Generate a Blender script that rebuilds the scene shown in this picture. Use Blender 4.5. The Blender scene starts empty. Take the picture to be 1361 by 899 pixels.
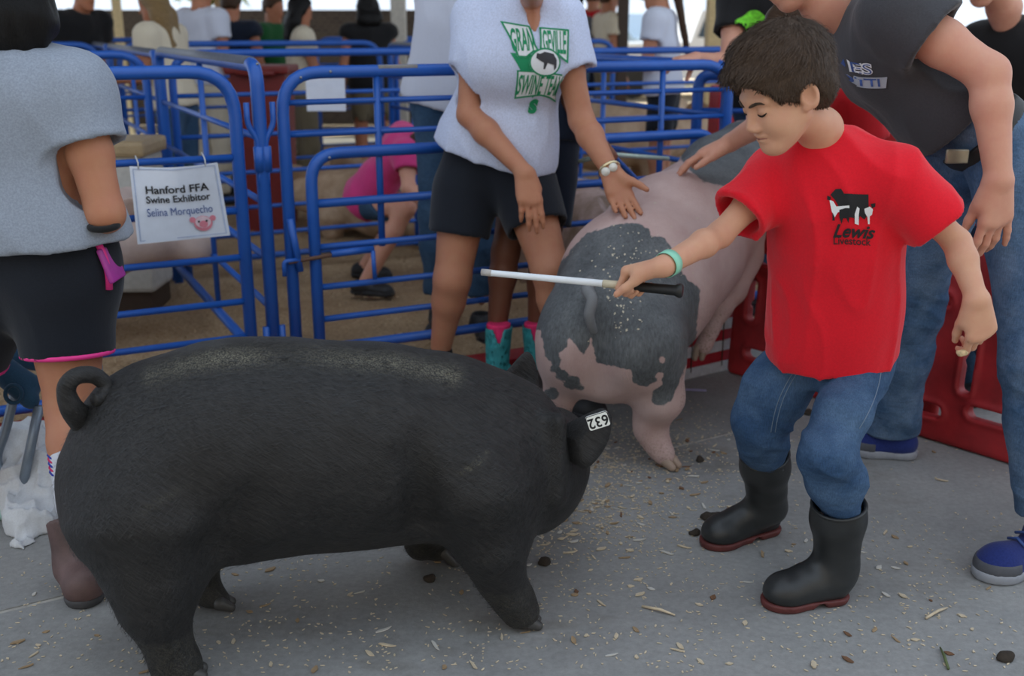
import bpy, bmesh, math, random
import numpy as np
from mathutils import Vector, Matrix
from mathutils.bvhtree import BVHTree

random.seed(7); rng = np.random.default_rng(7)
sc = bpy.context.scene
COL = sc.collection

# ------------------------------------------------------------------ camera
FPX, TILT, CAMZ = 1410.0, math.radians(16.4), 1.28
cam_data = bpy.data.cameras.new('camera')
cam = bpy.data.objects.new('camera', cam_data); COL.objects.link(cam)
cam.location = (0, 0, CAMZ); cam.rotation_euler = (math.pi/2 - TILT, 0, 0)
cam_data.sensor_fit = 'HORIZONTAL'; cam_data.sensor_width = 36.0
cam_data.lens = FPX/1361.0*36.0
cam_data.clip_start = 0.05; cam_data.clip_end = 300
cam_data.dof.use_dof = True; cam_data.dof.focus_distance = 2.35; cam_data.dof.aperture_fstop = 3.3
sc.camera = cam

# ------------------------------------------------------------------ world, sun, exposure
wd = bpy.data.worlds.new('world'); sc.world = wd; wd.use_nodes = True
bgn = wd.node_tree.nodes['Background']
bgn.inputs[0].default_value = (0.74, 0.85, 1.0, 1); bgn.inputs[1].default_value = 1.0
sun_d = bpy.data.lights.new('sun', 'SUN'); sun_d.energy = 7.0; sun_d.angle = math.radians(0.6); sun_d.color = (1.0, 0.93, 0.80)
sun = bpy.data.objects.new('sun', sun_d); COL.objects.link(sun)
# the sun stands beyond the far side of the shelter, so the aisle in front lies in the roof's shade
_sd = Vector((0.25, -0.72, -1.0)).normalized()
sun.rotation_euler = _sd.to_track_quat('-Z', 'Y').to_euler(); sun.location = (0, 12, 9)
vs = sc.view_settings
vs.view_transform = 'Standard'; vs.look = 'None'; vs.gamma = 1.0; vs.use_curve_mapping = False
vs.exposure = 0.45

# ------------------------------------------------------------------ places: photograph direction + real distance -> point
_c, _s = math.cos(TILT), math.sin(TILT)
def ray(px, py):
    u = (px-680.5)/FPX; v = -(py-449.5)/FPX
    return np.array([u, _c+v*_s, -_s+v*_c])
CO = np.array([0, 0, CAMZ])
def P(px, py, Y): d = ray(px, py); return CO + d*Y/d[1]
def G(px, py, z=0.0): d = ray(px, py); return CO + d*(z-CAMZ)/d[2]
def dcam(p): return p[1]*_c - (p[2]-CAMZ)*_s
def M(p, rpx): return rpx*dcam(p)/FPX
def C(px, py, Y, rpx): p = P(px, py, Y); return (p, M(p, rpx))
def V3(*a): return np.array(a, float)
def nrm(v): v = np.asarray(v, float); return v/np.linalg.norm(v)
def mix(a, b, t): return a+(b-a)*t

# ------------------------------------------------------------------ implicit surfaces
class S:
    def __init__(s, f, lo, hi): s.f, s.lo, s.hi = f, np.asarray(lo, float), np.asarray(hi, float)
    def __call__(s, p): return s.f(p)
def cone(a, b, ra, rb, n=None, fl=1.0):
    a = np.asarray(a, float); b = np.asarray(b, float); ab = b-a; L2 = max(ab.dot(ab), 1e-12)
    a32, ab32 = a.astype(np.float32), ab.astype(np.float32)
    if n is not None: n32 = nrm(n).astype(np.float32)
    def f(p):
        q = p-a32
        h = np.clip(q@ab32/L2, 0, 1)
        e = q-h[:, None]*ab32
        if n is not None:
            e = e+(e@n32)[:, None]*n32*(1.0/fl-1.0)
        d = np.sqrt((e*e).sum(1))-(ra+(rb-ra)*h)
        return d*min(1.0, fl) if n is not None else d
    m = max(ra, rb)*max(1.0, fl if n is not None else 1)
    return S(f, np.minimum(a, b)-m, np.maximum(a, b)+m)
def ball(c, r): return cone(c, c, r, r)
def ell(c, r, R=None):
    c = np.asarray(c, float); r = np.asarray(r, float); R = np.eye(3) if R is None else np.asarray(R, float)  # rows of R = axes
    c32, r32, R32 = c.astype(np.float32), r.astype(np.float32), R.astype(np.float32)
    def f(p):
        q = (p-c32)@R32.T
        k0 = np.sqrt(((q/r32)**2).sum(1)); k1 = np.sqrt(((q/(r32*r32))**2).sum(1))+1e-9
        return k0*(k0-1.0)/k1
    m = r.max()
    return S(f, c-m, c+m)
def smin(a, b, k):
    h = np.maximum(k-np.abs(a-b), 0)/k
    return np.minimum(a, b)-h*h*k*0.25
def U(k, *sh):
    sh = [x for x in sh if x is not None]
    def f(p):
        d = sh[0].f(p)
        for x in sh[1:]:
            e = x.f(p)
            d = smin(d, e, k) if k > 0 else np.minimum(d, e)
        return d
    return S(f, np.min([x.lo for x in sh], 0), np.max([x.hi for x in sh], 0))
def chain(pts, k=0.01, n=None, fl=1.0):
    return U(k, *[cone(pts[i][0], pts[i+1][0], pts[i][1], pts[i+1][1], n, fl) for i in range(len(pts)-1)])
def sub(a, b, k=0.004):
    return S(lambda p: -smin(-a.f(p), b.f(p), k), a.lo, a.hi)
def cut(a, o, n, k=0.0):          # keep the side n points away from
    o = np.asarray(o, np.float32); n = nrm(n).astype(np.float32)
    def f(p):
        e = (p-o)@n; d = a.f(p)
        return -smin(-d, -e, k) if k > 0 else np.maximum(d, e)
    return S(f, a.lo, a.hi)
def grow(a, e): return S(lambda p: a.f(p)-e, a.lo-e, a.hi+e)
def disp(a, fn, m=0.02): return S(lambda p: a.f(p)-fn(p), a.lo-m, a.hi+m)
def _hash(i):
    h = (i[..., 0]*374761393+i[..., 1]*668265263+i[..., 2]*2147483647+12345) & 0xffffffff
    h = ((h ^ (h >> 13))*1274126177) & 0xffffffff
    return ((h ^ (h >> 16)) & 0xffff).astype(np.float32)/65535.0
def vnoise(p):
    i = np.floor(p).astype(np.int64); f = (p-i).astype(np.float32); f = f*f*(3-2*f); r = 0
    for dx in (0, 1):
        for dy in (0, 1):
            for dz in (0, 1):
                w = (f[:, 0] if dx else 1-f[:, 0])*(f[:, 1] if dy else 1-f[:, 1])*(f[:, 2] if dz else 1-f[:, 2])
                r = r+w*_hash(i+np.array([dx, dy, dz]))
    return r*2-1
def netmesh(sd, h):
    """surface nets over a sparse grid -> verts, quads"""
    B = 8
    lo = sd.lo-2.5*h; hi = sd.hi+2.5*h
    nb = np.maximum(np.ceil((hi-lo)/(h*B)).astype(int), 1); N = nb*B+1
    bc = [lo[i]+(np.arange(nb[i])+0.5)*h*B for i in range(3)]
    X = np.stack(np.meshgrid(*bc, indexing='ij'), -1).reshape(-1, 3).astype(np.float32)
    dc = sd.f(X)
    act = np.abs(dc) < h*B*1.35
    val = np.repeat(np.repeat(np.repeat(np.where(dc > 0, 1., -1.).astype(np.float32).reshape(nb), B, 0), B, 1), B, 2)
    val = np.pad(val, ((0, 1),)*3, mode='edge')
    bi = np.stack(np.unravel_index(np.nonzero(act)[0], nb), -1)
    off = np.stack(np.meshgrid(*(np.arange(B+1),)*3, indexing='ij'), -1).reshape(-1, 3)
    for s0 in range(0, len(bi), 400):
        idx = (bi[s0:s0+400, None, :]*B+off[None]).reshape(-1, 3)
        v = sd.f((lo+idx*h).astype(np.float32))
        val[idx[:, 0], idx[:, 1], idx[:, 2]] = v
    neg = val < 0
    cn = np.zeros(N-1, np.int8)
    for dx in (0, 1):
        for dy in (0, 1):
            for dz in (0, 1):
                cn += neg[dx:N[0]-1+dx, dy:N[1]-1+dy, dz:N[2]-1+dz]
    cells = np.stack(np.nonzero((cn > 0) & (cn < 8)), -1)
    if len(cells) == 0: return np.zeros((0, 3)), np.zeros((0, 4), int)
    cid = -np.ones(N-1, np.int64); cid[cells[:, 0], cells[:, 1], cells[:, 2]] = np.arange(len(cells))
    acc = np.zeros((len(cells), 3)); cnt = np.zeros(len(cells))
    cor = [(a, b, c) for a in (0, 1) for b in (0, 1) for c in (0, 1)]
    cv = {k: val[cells[:, 0]+k[0], cells[:, 1]+k[1], cells[:, 2]+k[2]] for k in cor}
    for k in cor:
        for ax in range(3):
            if k[ax] == 0:
                k2 = list(k); k2[ax] = 1; k2 = tuple(k2)
                a, b = cv[k], cv[k2]; m = (a < 0) != (b < 0)
                t = np.where(m, a/(a-b+1e-20), 0)
                q = np.array(k, float)[None]+0*acc; q[:, ax] = t
                acc += q*m[:, None]; cnt += m
    verts = lo+(cells+acc/np.maximum(cnt, 1)[:, None])*h
    quads = []
    for ax in range(3):
        sl0 = [slice(None)]*3; sl1 = [slice(None)]*3
        sl0[ax] = slice(0, N[ax]-1); sl1[ax] = slice(1, N[ax])
        a = neg[tuple(sl0)]; b = neg[tuple(sl1)]
        e = np.stack(np.nonzero(a != b), -1)
        o1, o2 = (ax+1) % 3, (ax+2) % 3
        e = e[(e[:, o1] > 0) & (e[:, o2] > 0) & (e[:, o1] < N[o1]-1) & (e[:, o2] < N[o2]-1)]
        if not len(e): continue
        q = []
        for (i, j) in ((-1, -1), (0, -1), (0, 0), (-1, 0)):
            c = e.copy(); c[:, o1] += i; c[:, o2] += j
            q.append(cid[c[:, 0], c[:, 1], c[:, 2]])
        q = np.stack(q, -1)
        fl = ~a[e[:, 0], e[:, 1], e[:, 2]]
        q[fl] = q[fl][:, ::-1]
        quads.append(q[(q >= 0).all(1)])
    return verts, np.concatenate(quads)

# ------------------------------------------------------------------ objects
def link(o, parent=None, label=None, cat=None, group=None, kind=None):
    COL.objects.link(o)
    if parent is not None: o.parent = parent
    for k, v in (('label', label), ('category', cat), ('group', group), ('kind', kind)):
        if v: o[k] = v
    return o
def wloc(o):
    p = np.zeros(3)
    while o is not None: p += np.array(o.location); o = o.parent
    return p
def mesh(name, v, f, mat, parent=None, smooth=True, origin=None, **kw):
    v = np.asarray(v, float)
    base = wloc(parent) if parent is not None else np.zeros(3)
    if origin is not None: loc = np.asarray(origin, float)-base
    else: loc = np.zeros(3)
    me = bpy.data.meshes.new(name)
    fl = [tuple(int(i) for i in q) for q in f] if not isinstance(f, np.ndarray) else f.tolist()
    me.from_pydata((v-base-loc).tolist(), [], fl)
    me.update()
    if smooth: me.polygons.foreach_set('use_smooth', np.ones(len(me.polygons), bool))
    for m in (mat if isinstance(mat, (list, tuple)) else [mat]): me.materials.append(m)
    o = bpy.data.objects.new(name, me); o.location = loc
    return link(o, parent, **kw)
def solid(name, sds, h, mat, parent=None, **kw):
    if isinstance(sds, S): sds = [(sds, h)]
    vv, ff, n = [], [], 0
    for sd, hh in sds:
        v, f = netmesh(sd, hh); vv.append(v); ff.append(f+n); n += len(v)
    return mesh(name, np.concatenate(vv), np.concatenate(ff), mat, parent, **kw)
def empty(name, loc, label, cat, group=None, kind=None):
    o = bpy.data.objects.new(name, None); o.location = tuple(float(x) for x in loc); o.empty_display_size = .1
    return link(o, None, label, cat, group, kind)
def box_vf(c, sx, sy, sz, R=None, bev=0.0):
    """box with chamfered edges"""
    hx, hy, hz = sx/2, sy/2, sz/2
    if bev <= 0:
        v = np.array([(x, y, z) for x in (-hx, hx) for y in (-hy, hy) for z in (-hz, hz)])
        f = [(0, 1, 3, 2), (4, 6, 7, 5), (0, 4, 5, 1), (2, 3, 7, 6), (0, 2, 6, 4), (1, 5, 7, 3)]
    else:
        bm = bmesh.new(); bmesh.ops.create_cube(bm, size=1)
        bmesh.ops.scale(bm, vec=(sx, sy, sz), verts=bm.verts)
        bmesh.ops.bevel(bm, geom=bm.edges[:], offset=bev, segments=2, affect='EDGES', profile=.6)
        bm.verts.ensure_lookup_table()
        v = np.array([x.co[:] for x in bm.verts]); f = [tuple(q.index for q in p.verts) for p in bm.faces]; bm.free()
    if R is not None: v = v@np.asarray(R)
    return v+np.asarray(c), f
def tube_vf(path, r, seg=10, closed=False, flat=None):
    p = np.asarray(path, float); n = len(p)
    r = np.broadcast_to(np.asarray(r, float), (n,))
    if closed: t = np.roll(p, -1, 0)-np.roll(p, 1, 0)
    else: t = np.gradient(p, axis=0)
    t = t/np.maximum(np.linalg.norm(t, axis=1), 1e-9)[:, None]
    up = np.array([0, 0, 1.]) if abs(t[0][2]) < .9 else np.array([1., 0, 0])
    vs_, u = [], None
    for i in range(n):
        if u is None: u = nrm(np.cross(t[i], up))
        u = nrm(u-t[i]*u.dot(t[i])); w = np.cross(t[i], u)
        for k in range(seg):
            a = 2*math.pi*k/seg
            vs_.append(p[i]+r[i]*(math.cos(a)*u+math.sin(a)*w*(flat or 1)))
    f = []
    for i in range(n if closed else n-1):
        for k in range(seg):
            a, b = i*seg+k, i*seg+(k+1) % seg; j = (i+1) % n
            f.append((a, b, j*seg+(k+1) % seg, j*seg+k))
    if not closed:
        f.append(tuple(range(seg-1, -1, -1))); f.append(tuple((n-1)*seg+k for k in range(seg)))
    return np.array(vs_), f
def merge(parts):
    v, f, n = [], [], 0
    for a, b in parts:
        v.append(a); f += [tuple(i+n for i in q) for q in b]; n += len(a)
    return np.concatenate(v), f
def tube(name, path, r, mat, parent=None, seg=10, closed=False, **kw):
    v, f = tube_vf(path, r, seg, closed); return mesh(name, v, f, mat, parent, **kw)
def fillet(pts, rad, n=6):
    pts = [np.asarray(p, float) for p in pts]; out = [pts[0]]
    for i in range(1, len(pts)-1):
        a, b, c = pts[i-1], pts[i], pts[i+1]; d1, d2 = nrm(a-b), nrm(c-b)
        p0, p2 = b+d1*rad, b+d2*rad
        for k in range(n+1):
            t = k/n; out.append((1-t)**2*p0+2*t*(1-t)*b+t*t*p2)
    out.append(pts[-1]); return np.array(out)
def spline(pts, n=6):
    p = np.asarray(pts, float); out = []
    q = np.vstack([2*p[0]-p[1], p, 2*p[-1]-p[-2]])
    for i in range(1, len(q)-2):
        for k in range(n):
            t = k/n
            out.append(.5*((2*q[i])+(-q[i-1]+q[i+1])*t+(2*q[i-1]-5*q[i]+4*q[i+1]-q[i+2])*t*t+(-q[i-1]+3*q[i]-3*q[i+1]+q[i+2])*t**3))
    out.append(p[-1]); return np.array(out)
def copy_thing(o, parent=None):
    c = o.copy(); COL.objects.link(c); c.parent = parent
    for ch in o.children: copy_thing(ch, c)
    return c

# ------------------------------------------------------------------ materials
def _mat(name):
    m = bpy.data.materials.new(name); m.use_nodes = True
    nt = m.node_tree; return m, nt, nt.nodes['Principled BSDF']
def _noise(nt, scale, detail=4, rough=.6, stretch=None, coord='Object'):
    tc = nt.nodes.new('ShaderNodeTexCoord'); src = tc.outputs[coord]
    if stretch is not None:
        mp = nt.nodes.new('ShaderNodeMapping'); mp.inputs['Scale'].default_value = stretch[0]
        if len(stretch) > 1: mp.vector_type = 'TEXTURE'; mp.inputs['Scale'].default_value = tuple(1/x for x in stretch[0]); mp.inputs['Rotation'].default_value = stretch[1]
        nt.links.new(src, mp.inputs[0]); src = mp.outputs[0]
    n = nt.nodes.new('ShaderNodeTexNoise'); n.inputs['Scale'].default_value = scale
    n.inputs['Detail'].default_value = detail; n.inputs['Roughness'].default_value = rough
    nt.links.new(src, n.inputs['Vector']); return n
def _ramp(nt, fac, stops):
    r = nt.nodes.new('ShaderNodeValToRGB'); e = r.color_ramp.elements
    while len(e) < len(stops): e.new(.5)
    for i, (p, c) in enumerate(stops): e[i].position = p; e[i].color = (*c, 1)
    nt.links.new(fac, r.inputs[0]); return r
def _bump(nt, h, strength, dist, bs, prev=None):
    b = nt.nodes.new('ShaderNodeBump'); b.inputs['Strength'].default_value = strength; b.inputs['Distance'].default_value = dist
    nt.links.new(h, b.inputs['Height'])
    if prev is not None: nt.links.new(prev.outputs[0], b.inputs['Normal'])
    nt.links.new(b.outputs[0], bs.inputs['Normal']); return b
def lin(r, g, b): return tuple(((x/255)/12.92 if x/255 <= .04045 else ((x/255+.055)/1.055)**2.4) for x in (r, g, b))
def plain(name, col, rough=.5, metal=0, var=.12, scale=30, bump=0, spec=.5, coat=0):
    m, nt, bs = _mat(name)
    n = _noise(nt, scale)
    _r = _ramp(nt, n.outputs[0], [(.3, tuple(c*(1-var) for c in col)), (.7, tuple(min(1, c*(1+var)) for c in col))])
    nt.links.new(_r.outputs[0], bs.inputs['Base Color'])
    bs.inputs['Roughness'].default_value = rough; bs.inputs['Metallic'].default_value = metal
    bs.inputs['Specular IOR Level'].default_value = spec; bs.inputs['Coat Weight'].default_value = coat
    if bump: _bump(nt, n.outputs[0], .5, bump, bs)
    return m
def fabric(name, col, var=.10, heather=0.0, fold=.004):
    m, nt, bs = _mat(name)
    n = _noise(nt, 220, 3, .7); n2 = _noise(nt, 9, 3, .5, ((1, 1, .45),)); 
    r = _ramp(nt, n.outputs[0], [(.35, tuple(c*(1-var-heather) for c in col)), (.65, tuple(min(1, c*(1+var+heather)) for c in col))])
    nt.links.new(r.outputs[0], bs.inputs['Base Color'])
    bs.inputs['Roughness'].default_value = .85; bs.inputs['Specular IOR Level'].default_value = .2
    bs.inputs['Sheen Weight'].default_value = .15
    b = _bump(nt, n2.outputs[0], .6, fold*2, bs); _bump(nt, n.outputs[0], .25, .0015, bs, b)
    return m
def denim(name, col, worn):
    m, nt, bs = _mat(name)
    n = _noise(nt, 380, 2, .7, ((1, 1, .25),)); n2 = _noise(nt, 7, 4, .65)
    r = _ramp(nt, n2.outputs[0], [(.38, col), (.72, worn)])
    mx = nt.nodes.new('ShaderNodeMix'); mx.data_type = 'RGBA'; mx.blend_type = 'OVERLAY'; mx.inputs[0].default_value = .55
    nt.links.new(r.outputs[0], mx.inputs[6]); nt.links.new(n.outputs[0], mx.inputs[7])
    nt.links.new(mx.outputs[2], bs.inputs['Base Color'])
    bs.inputs['Roughness'].default_value = .85; bs.inputs['Specular IOR Level'].default_value = .2
    n3 = _noise(nt, 24, 3, .6, ((.6, .6, 1.6),))
    b = _bump(nt, n3.outputs[0], .7, .008, bs); _bump(nt, n.outputs[0], .3, .001, bs, b)
    return m
def skin(name, col, red=.12):
    m, nt, bs = _mat(name)
    n = _noise(nt, 26, 4, .6); n2 = _noise(nt, 400, 2)
    r = _ramp(nt, n.outputs[0], [(.3, (col[0], col[1]*(1-red), col[2]*(1-red))), (.7, (min(1, col[0]*1.06), col[1]*1.03, col[2]))])
    nt.links.new(r.outputs[0], bs.inputs['Base Color'])
    bs.inputs['Roughness'].default_value = .52; bs.inputs['Specular IOR Level'].default_value = .35
    bs.inputs['Subsurface Weight'].default_value = .12; bs.inputs['Subsurface Radius'].default_value = (.012, .005, .003); bs.inputs['Subsurface Scale'].default_value = .6
    _bump(nt, n2.outputs[0], .15, .0008, bs)
    return m
def hairm(name, col, stretch=(60, 60, 9)):
    m, nt, bs = _mat(name)
    n = _noise(nt, 6, 4, .7, (stretch,))
    r = _ramp(nt, n.outputs[0], [(.3, tuple(c*.55 for c in col)), (.75, tuple(c*1.5 for c in col))])
    nt.links.new(r.outputs[0], bs.inputs['Base Color']); bs.inputs['Roughness'].default_value = .42
    bs.inputs['Specular IOR Level'].default_value = .18
    _bump(nt, n.outputs[0], .8, .004, bs); return m
def emis(name, col, e):
    m, nt, bs = _mat(name); bs.inputs['Base Color'].default_value = (*col, 1)
    bs.inputs['Emission Color'].default_value = (*col, 1); bs.inputs['Emission Strength'].default_value = e; return m
MT = {}
# ------------------------------------------------------------------ material library
def paint_blue():
    m, nt, bs = _mat('blue_gate_paint')
    n = _noise(nt, 45, 5, .7); n2 = _noise(nt, 5, 3)
    base = _ramp(nt, n2.outputs[0], [(.3, (.012, .085, .38)), (.7, (.018, .115, .48))])
    spot = _ramp(nt, n.outputs[0], [(.70, (0, 0, 0)), (.74, (1, 1, 1))])
    mx = nt.nodes.new('ShaderNodeMix'); mx.data_type = 'RGBA'
    nt.links.new(spot.outputs[0], mx.inputs[0]); nt.links.new(base.outputs[0], mx.inputs[6]); mx.inputs[7].default_value = (.10, .10, .12, 1)
    nt.links.new(mx.outputs[2], bs.inputs['Base Color']); bs.inputs['Roughness'].default_value = .38
    return m
MT['blue'] = paint_blue()
MT['bolt'] = plain('worn_bolt_steel', (.35, .36, .38), .4, .8)
MT['dull_rail'] = plain('weathered_grey_blue_rail', (.10, .11, .14), .5)
MT['rust'] = plain('rusty_latch_steel', (.12, .06, .035), .7)
def concrete():
    m, nt, bs = _mat('grey_concrete')
    a = _noise(nt, 2.2, 6, .6); b = _noise(nt, 60, 4, .7); c = _noise(nt, 220, 3, .7)
    r = _ramp(nt, a.outputs[0], [(.3, (.22, .22, .215)), (.52, (.285, .285, .275)), (.75, (.34, .335, .32))])
    r2 = _ramp(nt, b.outputs[0], [(.3, (.38,)*3), (.7, (.6,)*3)])
    mx = nt.nodes.new('ShaderNodeMix'); mx.data_type = 'RGBA'; mx.blend_type = 'OVERLAY'; mx.inputs[0].default_value = .6
    nt.links.new(r.outputs[0], mx.inputs[6]); nt.links.new(r2.outputs[0], mx.inputs[7])
    d = _noise(nt, 1.1, 5, .7, ((1, 1.7, 1),)); st = _ramp(nt, d.outputs[0], [(.54, (1, 1, 1)), (.72, (.66, .61, .55))])
    m2 = nt.nodes.new('ShaderNodeMix'); m2.data_type = 'RGBA'; m2.blend_type = 'MULTIPLY'; m2.inputs[0].default_value = 1
    nt.links.new(mx.outputs[2], m2.inputs[6]); nt.links.new(st.outputs[0], m2.inputs[7])
    nt.links.new(m2.outputs[2], bs.inputs['Base Color']); bs.inputs['Roughness'].default_value = .8
    bs.inputs['Specular IOR Level'].default_value = .3
    b1 = _bump(nt, b.outputs[0], .3, .003, bs); _bump(nt, c.outputs[0], .35, .0015, bs, b1)
    return m
MT['concrete'] = concrete()
def bedding_m():
    m, nt, bs = _mat('wood_shaving_bedding')
    a = _noise(nt, 3, 4); b = _noise(nt, 75, 4, .8)
    r = _ramp(nt, b.outputs[0], [(.25, (.20, .115, .055)), (.48, (.46, .31, .17)), (.72, (.68, .51, .33))])
    r2 = _ramp(nt, a.outputs[0], [(.35, (.75, .70, .65)), (.65, (1, 1, 1))])
    mx = nt.nodes.new('ShaderNodeMix'); mx.data_type = 'RGBA'; mx.blend_type = 'MULTIPLY'; mx.inputs[0].default_value = 1
    nt.links.new(r.outputs[0], mx.inputs[6]); nt.links.new(r2.outputs[0], mx.inputs[7])
    nt.links.new(mx.outputs[2], bs.inputs['Base Color']); bs.inputs['Roughness'].default_value = .95
    _bump(nt, b.outputs[0], .8, .02, bs); return m
MT['bedding'] = bedding_m()
MT['kerb'] = plain('red_kerb_paint', (.36, .010, .016), .6, var=.25, scale=14)
MT['joint'] = plain('dirty_joint', (.12, .10, .08), .9)
MT['joint_pale'] = plain('pale_worn_joint_edge', (.40, .38, .34), .9, var=.3, scale=20)
def brick_m():
    m, nt, bs = _mat('dark_block_wall')
    tc = nt.nodes.new('ShaderNodeTexCoord'); mp = nt.nodes.new('ShaderNodeMapping'); mp.inputs['Rotation'].default_value = (math.pi/2, 0, 0)
    nt.links.new(tc.outputs['Object'], mp.inputs[0])
    b = nt.nodes.new('ShaderNodeTexBrick'); nt.links.new(mp.outputs[0], b.inputs[0]); b.inputs['Scale'].default_value = 5
    b.inputs['Color1'].default_value = (.05, .035, .025, 1); b.inputs['Color2'].default_value = (.07, .05, .035, 1); b.inputs['Mortar'].default_value = (.11, .085, .06, 1)
    nt.links.new(b.outputs[0], bs.inputs['Base Color']); bs.inputs['Roughness'].default_value = .9; return m
MT['brick'] = brick_m()
MT['roof'] = plain('brown_roof_decking', (.10, .075, .055), .9)
MT['post_tan'] = plain('tan_timber_post', (.62, .47, .24), .7)
MT['post_white'] = plain('cream_painted_post', (.55, .52, .45), .6)
MT['post_dark'] = plain('dark_steel_post', (.05, .03, .02), .6)
MT['yard'] = plain('pale_dry_yard', (.55, .47, .34), .95, var=.3, scale=.6)
MT['white_metal'] = plain('white_car_paint', (.75, .78, .82), .25, coat=.5)
MT['glass_dark'] = plain('dark_car_glass', (.03, .05, .07), .1)
MT['tyre'] = plain('black_tyre', (.02, .02, .02), .8)
MT['leaf'] = plain('dusty_tree_leaves', (.20, .24, .07), .8, var=.5, scale=3)
MT['trunk'] = plain('tree_bark', (.16, .11, .07), .9)

# ------------------------------------------------------------------ the pen grid: s along the pen front, t into the pens
A0 = V3(-1.6057, 3.0913, 0); UU = nrm(V3(1.7819, .8853, 0)); NN = V3(-UU[1], UU[0], 0)
def W(s, t, z=0.0): return A0+UU*s+NN*t+V3(0, 0, z)

# floor: concrete aisle in slabs with an open joint between them
def poly_prism(name, pts, z0, z1, mat, parent=None, **kw):
    n = len(pts); v = [(p[0], p[1], z0) for p in pts]+[(p[0], p[1], z1) for p in pts]
    f = [tuple(range(n-1, -1, -1)), tuple(range(n, 2*n))]+[(i, (i+1) % n, n+(i+1) % n, n+i) for i in range(n)]
    return mesh(name, v, f, mat, parent, smooth=False, **kw)
fl = empty('floor', (0, 0, 0), 'grey concrete aisle scattered with wood shavings in front of the pens', 'floor', kind='structure')
ja, jb = G(0, 814), G(962, 578); jd = nrm(jb-ja); jn = V3(-jd[1], jd[0], 0)
j0, j1 = ja-jd*6, ja+jd*12
poly_prism('slab', [j0-jn*12, j1-jn*12, j1-jn*.008, j0-jn*.008], -.15, 0, MT['concrete'], fl)
far0, far1 = W(-7, 0.02), W(12, 0.02)
poly_prism('slab', [j0+jn*.008, j1+jn*.008, far1, far0], -.15, 0, MT['concrete'], fl)
poly_prism('joint_filler', [j0-jn*.008, j1-jn*.008, j1+jn*.008, j0+jn*.008], -.15, -.003, MT['joint_pale'], fl)

# pen bedding, uneven
def bedding():
    ss = np.linspace(-5, 8, 141); tt = np.linspace(.02, 8, 81)
    Sg, Tg = np.meshgrid(ss, tt, indexing='ij'); p = np.stack([Sg, Tg, 0*Sg], -1).reshape(-1, 3)
    z = .02+.022*vnoise(p*V3(3.1, 3.1, 1))+.012*vnoise(p*V3(9, 9, 1)); z[p[:, 1] < .08] = .005
    v = A0+p[:, :1]*UU+p[:, 1:2]*NN; v[:, 2] = z
    n = len(tt); f = [(i*n+j, (i+1)*n+j, (i+1)*n+j+1, i*n+j+1) for i in range(len(ss)-1) for j in range(n-1)]
    mesh('pen_bedding', v, f, MT['bedding'], label='brown wood shaving bedding covering the floor inside the blue pens', cat='bedding', kind='stuff')
bedding()
def strip(name, s0, s1, t0, t1, z0, z1, mat, **kw):
    return poly_prism(name, [W(s0, t0), W(s1, t0), W(s1, t1), W(s0, t1)], z0, z1, mat, **kw)
strip('trim_1', -4, 2.72, -.10, .02, 0, .085, MT['kerb'], label='low red painted kerb along the foot of the pen fronts', cat='kerb', kind='structure')

# shelter roof, far wall, posts
strip('ceiling', -12, 16, .5, 13.5, 5.4, 5.52, MT['roof'], label='dark roof deck of the livestock shelter', cat='roof', kind='structure')
YB = 14.6
v, f = box_vf((-5.4, YB, .74), 11.4, .2, 1.48)
mesh('wall_back', v, f, MT['brick'], smooth=False, label='low dark block wall closing the far side of the shelter', cat='wall', kind='structure')
v, f = box_vf((0, -4.6, 2.1), 26, .25, 4.2)  # added wall out of view, holds back low-angle sky fill from behind the camera
mesh('wall_light_block', v, f, plain('light_block_siding', (.30, .27, .23), .9), smooth=False, label='unseen wall added behind the camera to block low sky light', cat='wall', kind='structure')
def post(px, Y, w, mat, label, zt=5.4, pyb=None):
    b = P(px, 100, Y); v, f = box_vf((b[0], Y, zt/2), w, w, zt, bev=.008)
    r = mesh('roof_post', v, f, mat, smooth=False, origin=(b[0], Y, 0), label=label, cat='post'); return r
post(532, 9.6, .125, MT['post_white'], 'cream square post standing right of the person in the black racerback top')
post(949, 9.4, .17, MT['post_tan'], 'tan timber post in the bright gap behind the boy')
post(826, 10.4, .10, MT['post_dark'], 'thin dark steel post between the cream shirt and the ponytailed girl')
post(164, 11.6, .08, MT['post_tan'], 'narrow tan post far left behind the pens')
poly_prism('yard', [(-60, 13.0), (60, 13.0), (60, 130), (-60, 130)], -.2, -.02, MT['yard'], label='sunlit pale dirt yard beyond the shelter', cat='ground', kind='structure')

# parked vehicles and trees out in the sun
def vehicle(px, Y, yaw, mat, label, L=4.6, W_=1.8):
    b = P(px, 60, Y); r = empty('pickup_truck', (b[0], Y, 0), label, 'car'); r.rotation_euler = (0, 0, yaw)
    prof = [(-L/2, .35), (-L/2, .95), (-.35, 1.0), (-.15, 1.55), (.75, 1.55), (1.15, 1.02), (L/2-.15, .92), (L/2, .6), (L/2, .35)]
    def ext(pr, w): 
        n = len(pr); v = [(x, -w/2, z) for x, z in pr]+[(x, w/2, z) for x, z in pr]
        return v, [tuple(range(n)), tuple(range(2*n-1, n-1, -1))]+[(i, n+i, n+(i+1) % n, (i+1) % n) for i in range(n)]
    def part(nm, v, f, m): 
        o = mesh(nm, v, f, m, smooth=False); o.parent = r; return o
    part('car_body', *ext(prof, W_), mat)
    part('side_window', *ext([(-.22, 1.08), (-.06, 1.48), (.70, 1.48), (1.0, 1.08)], W_+.02), MT['glass_dark'])
    for x in (-1.45, 1.45):
        for y in (-W_/2+.08, W_/2-.08):
            v, f = tube_vf([(x, y-.1, .34), (x, y+.1, .34)], .34, 16); part('wheel', v, f, MT['tyre'])
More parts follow.
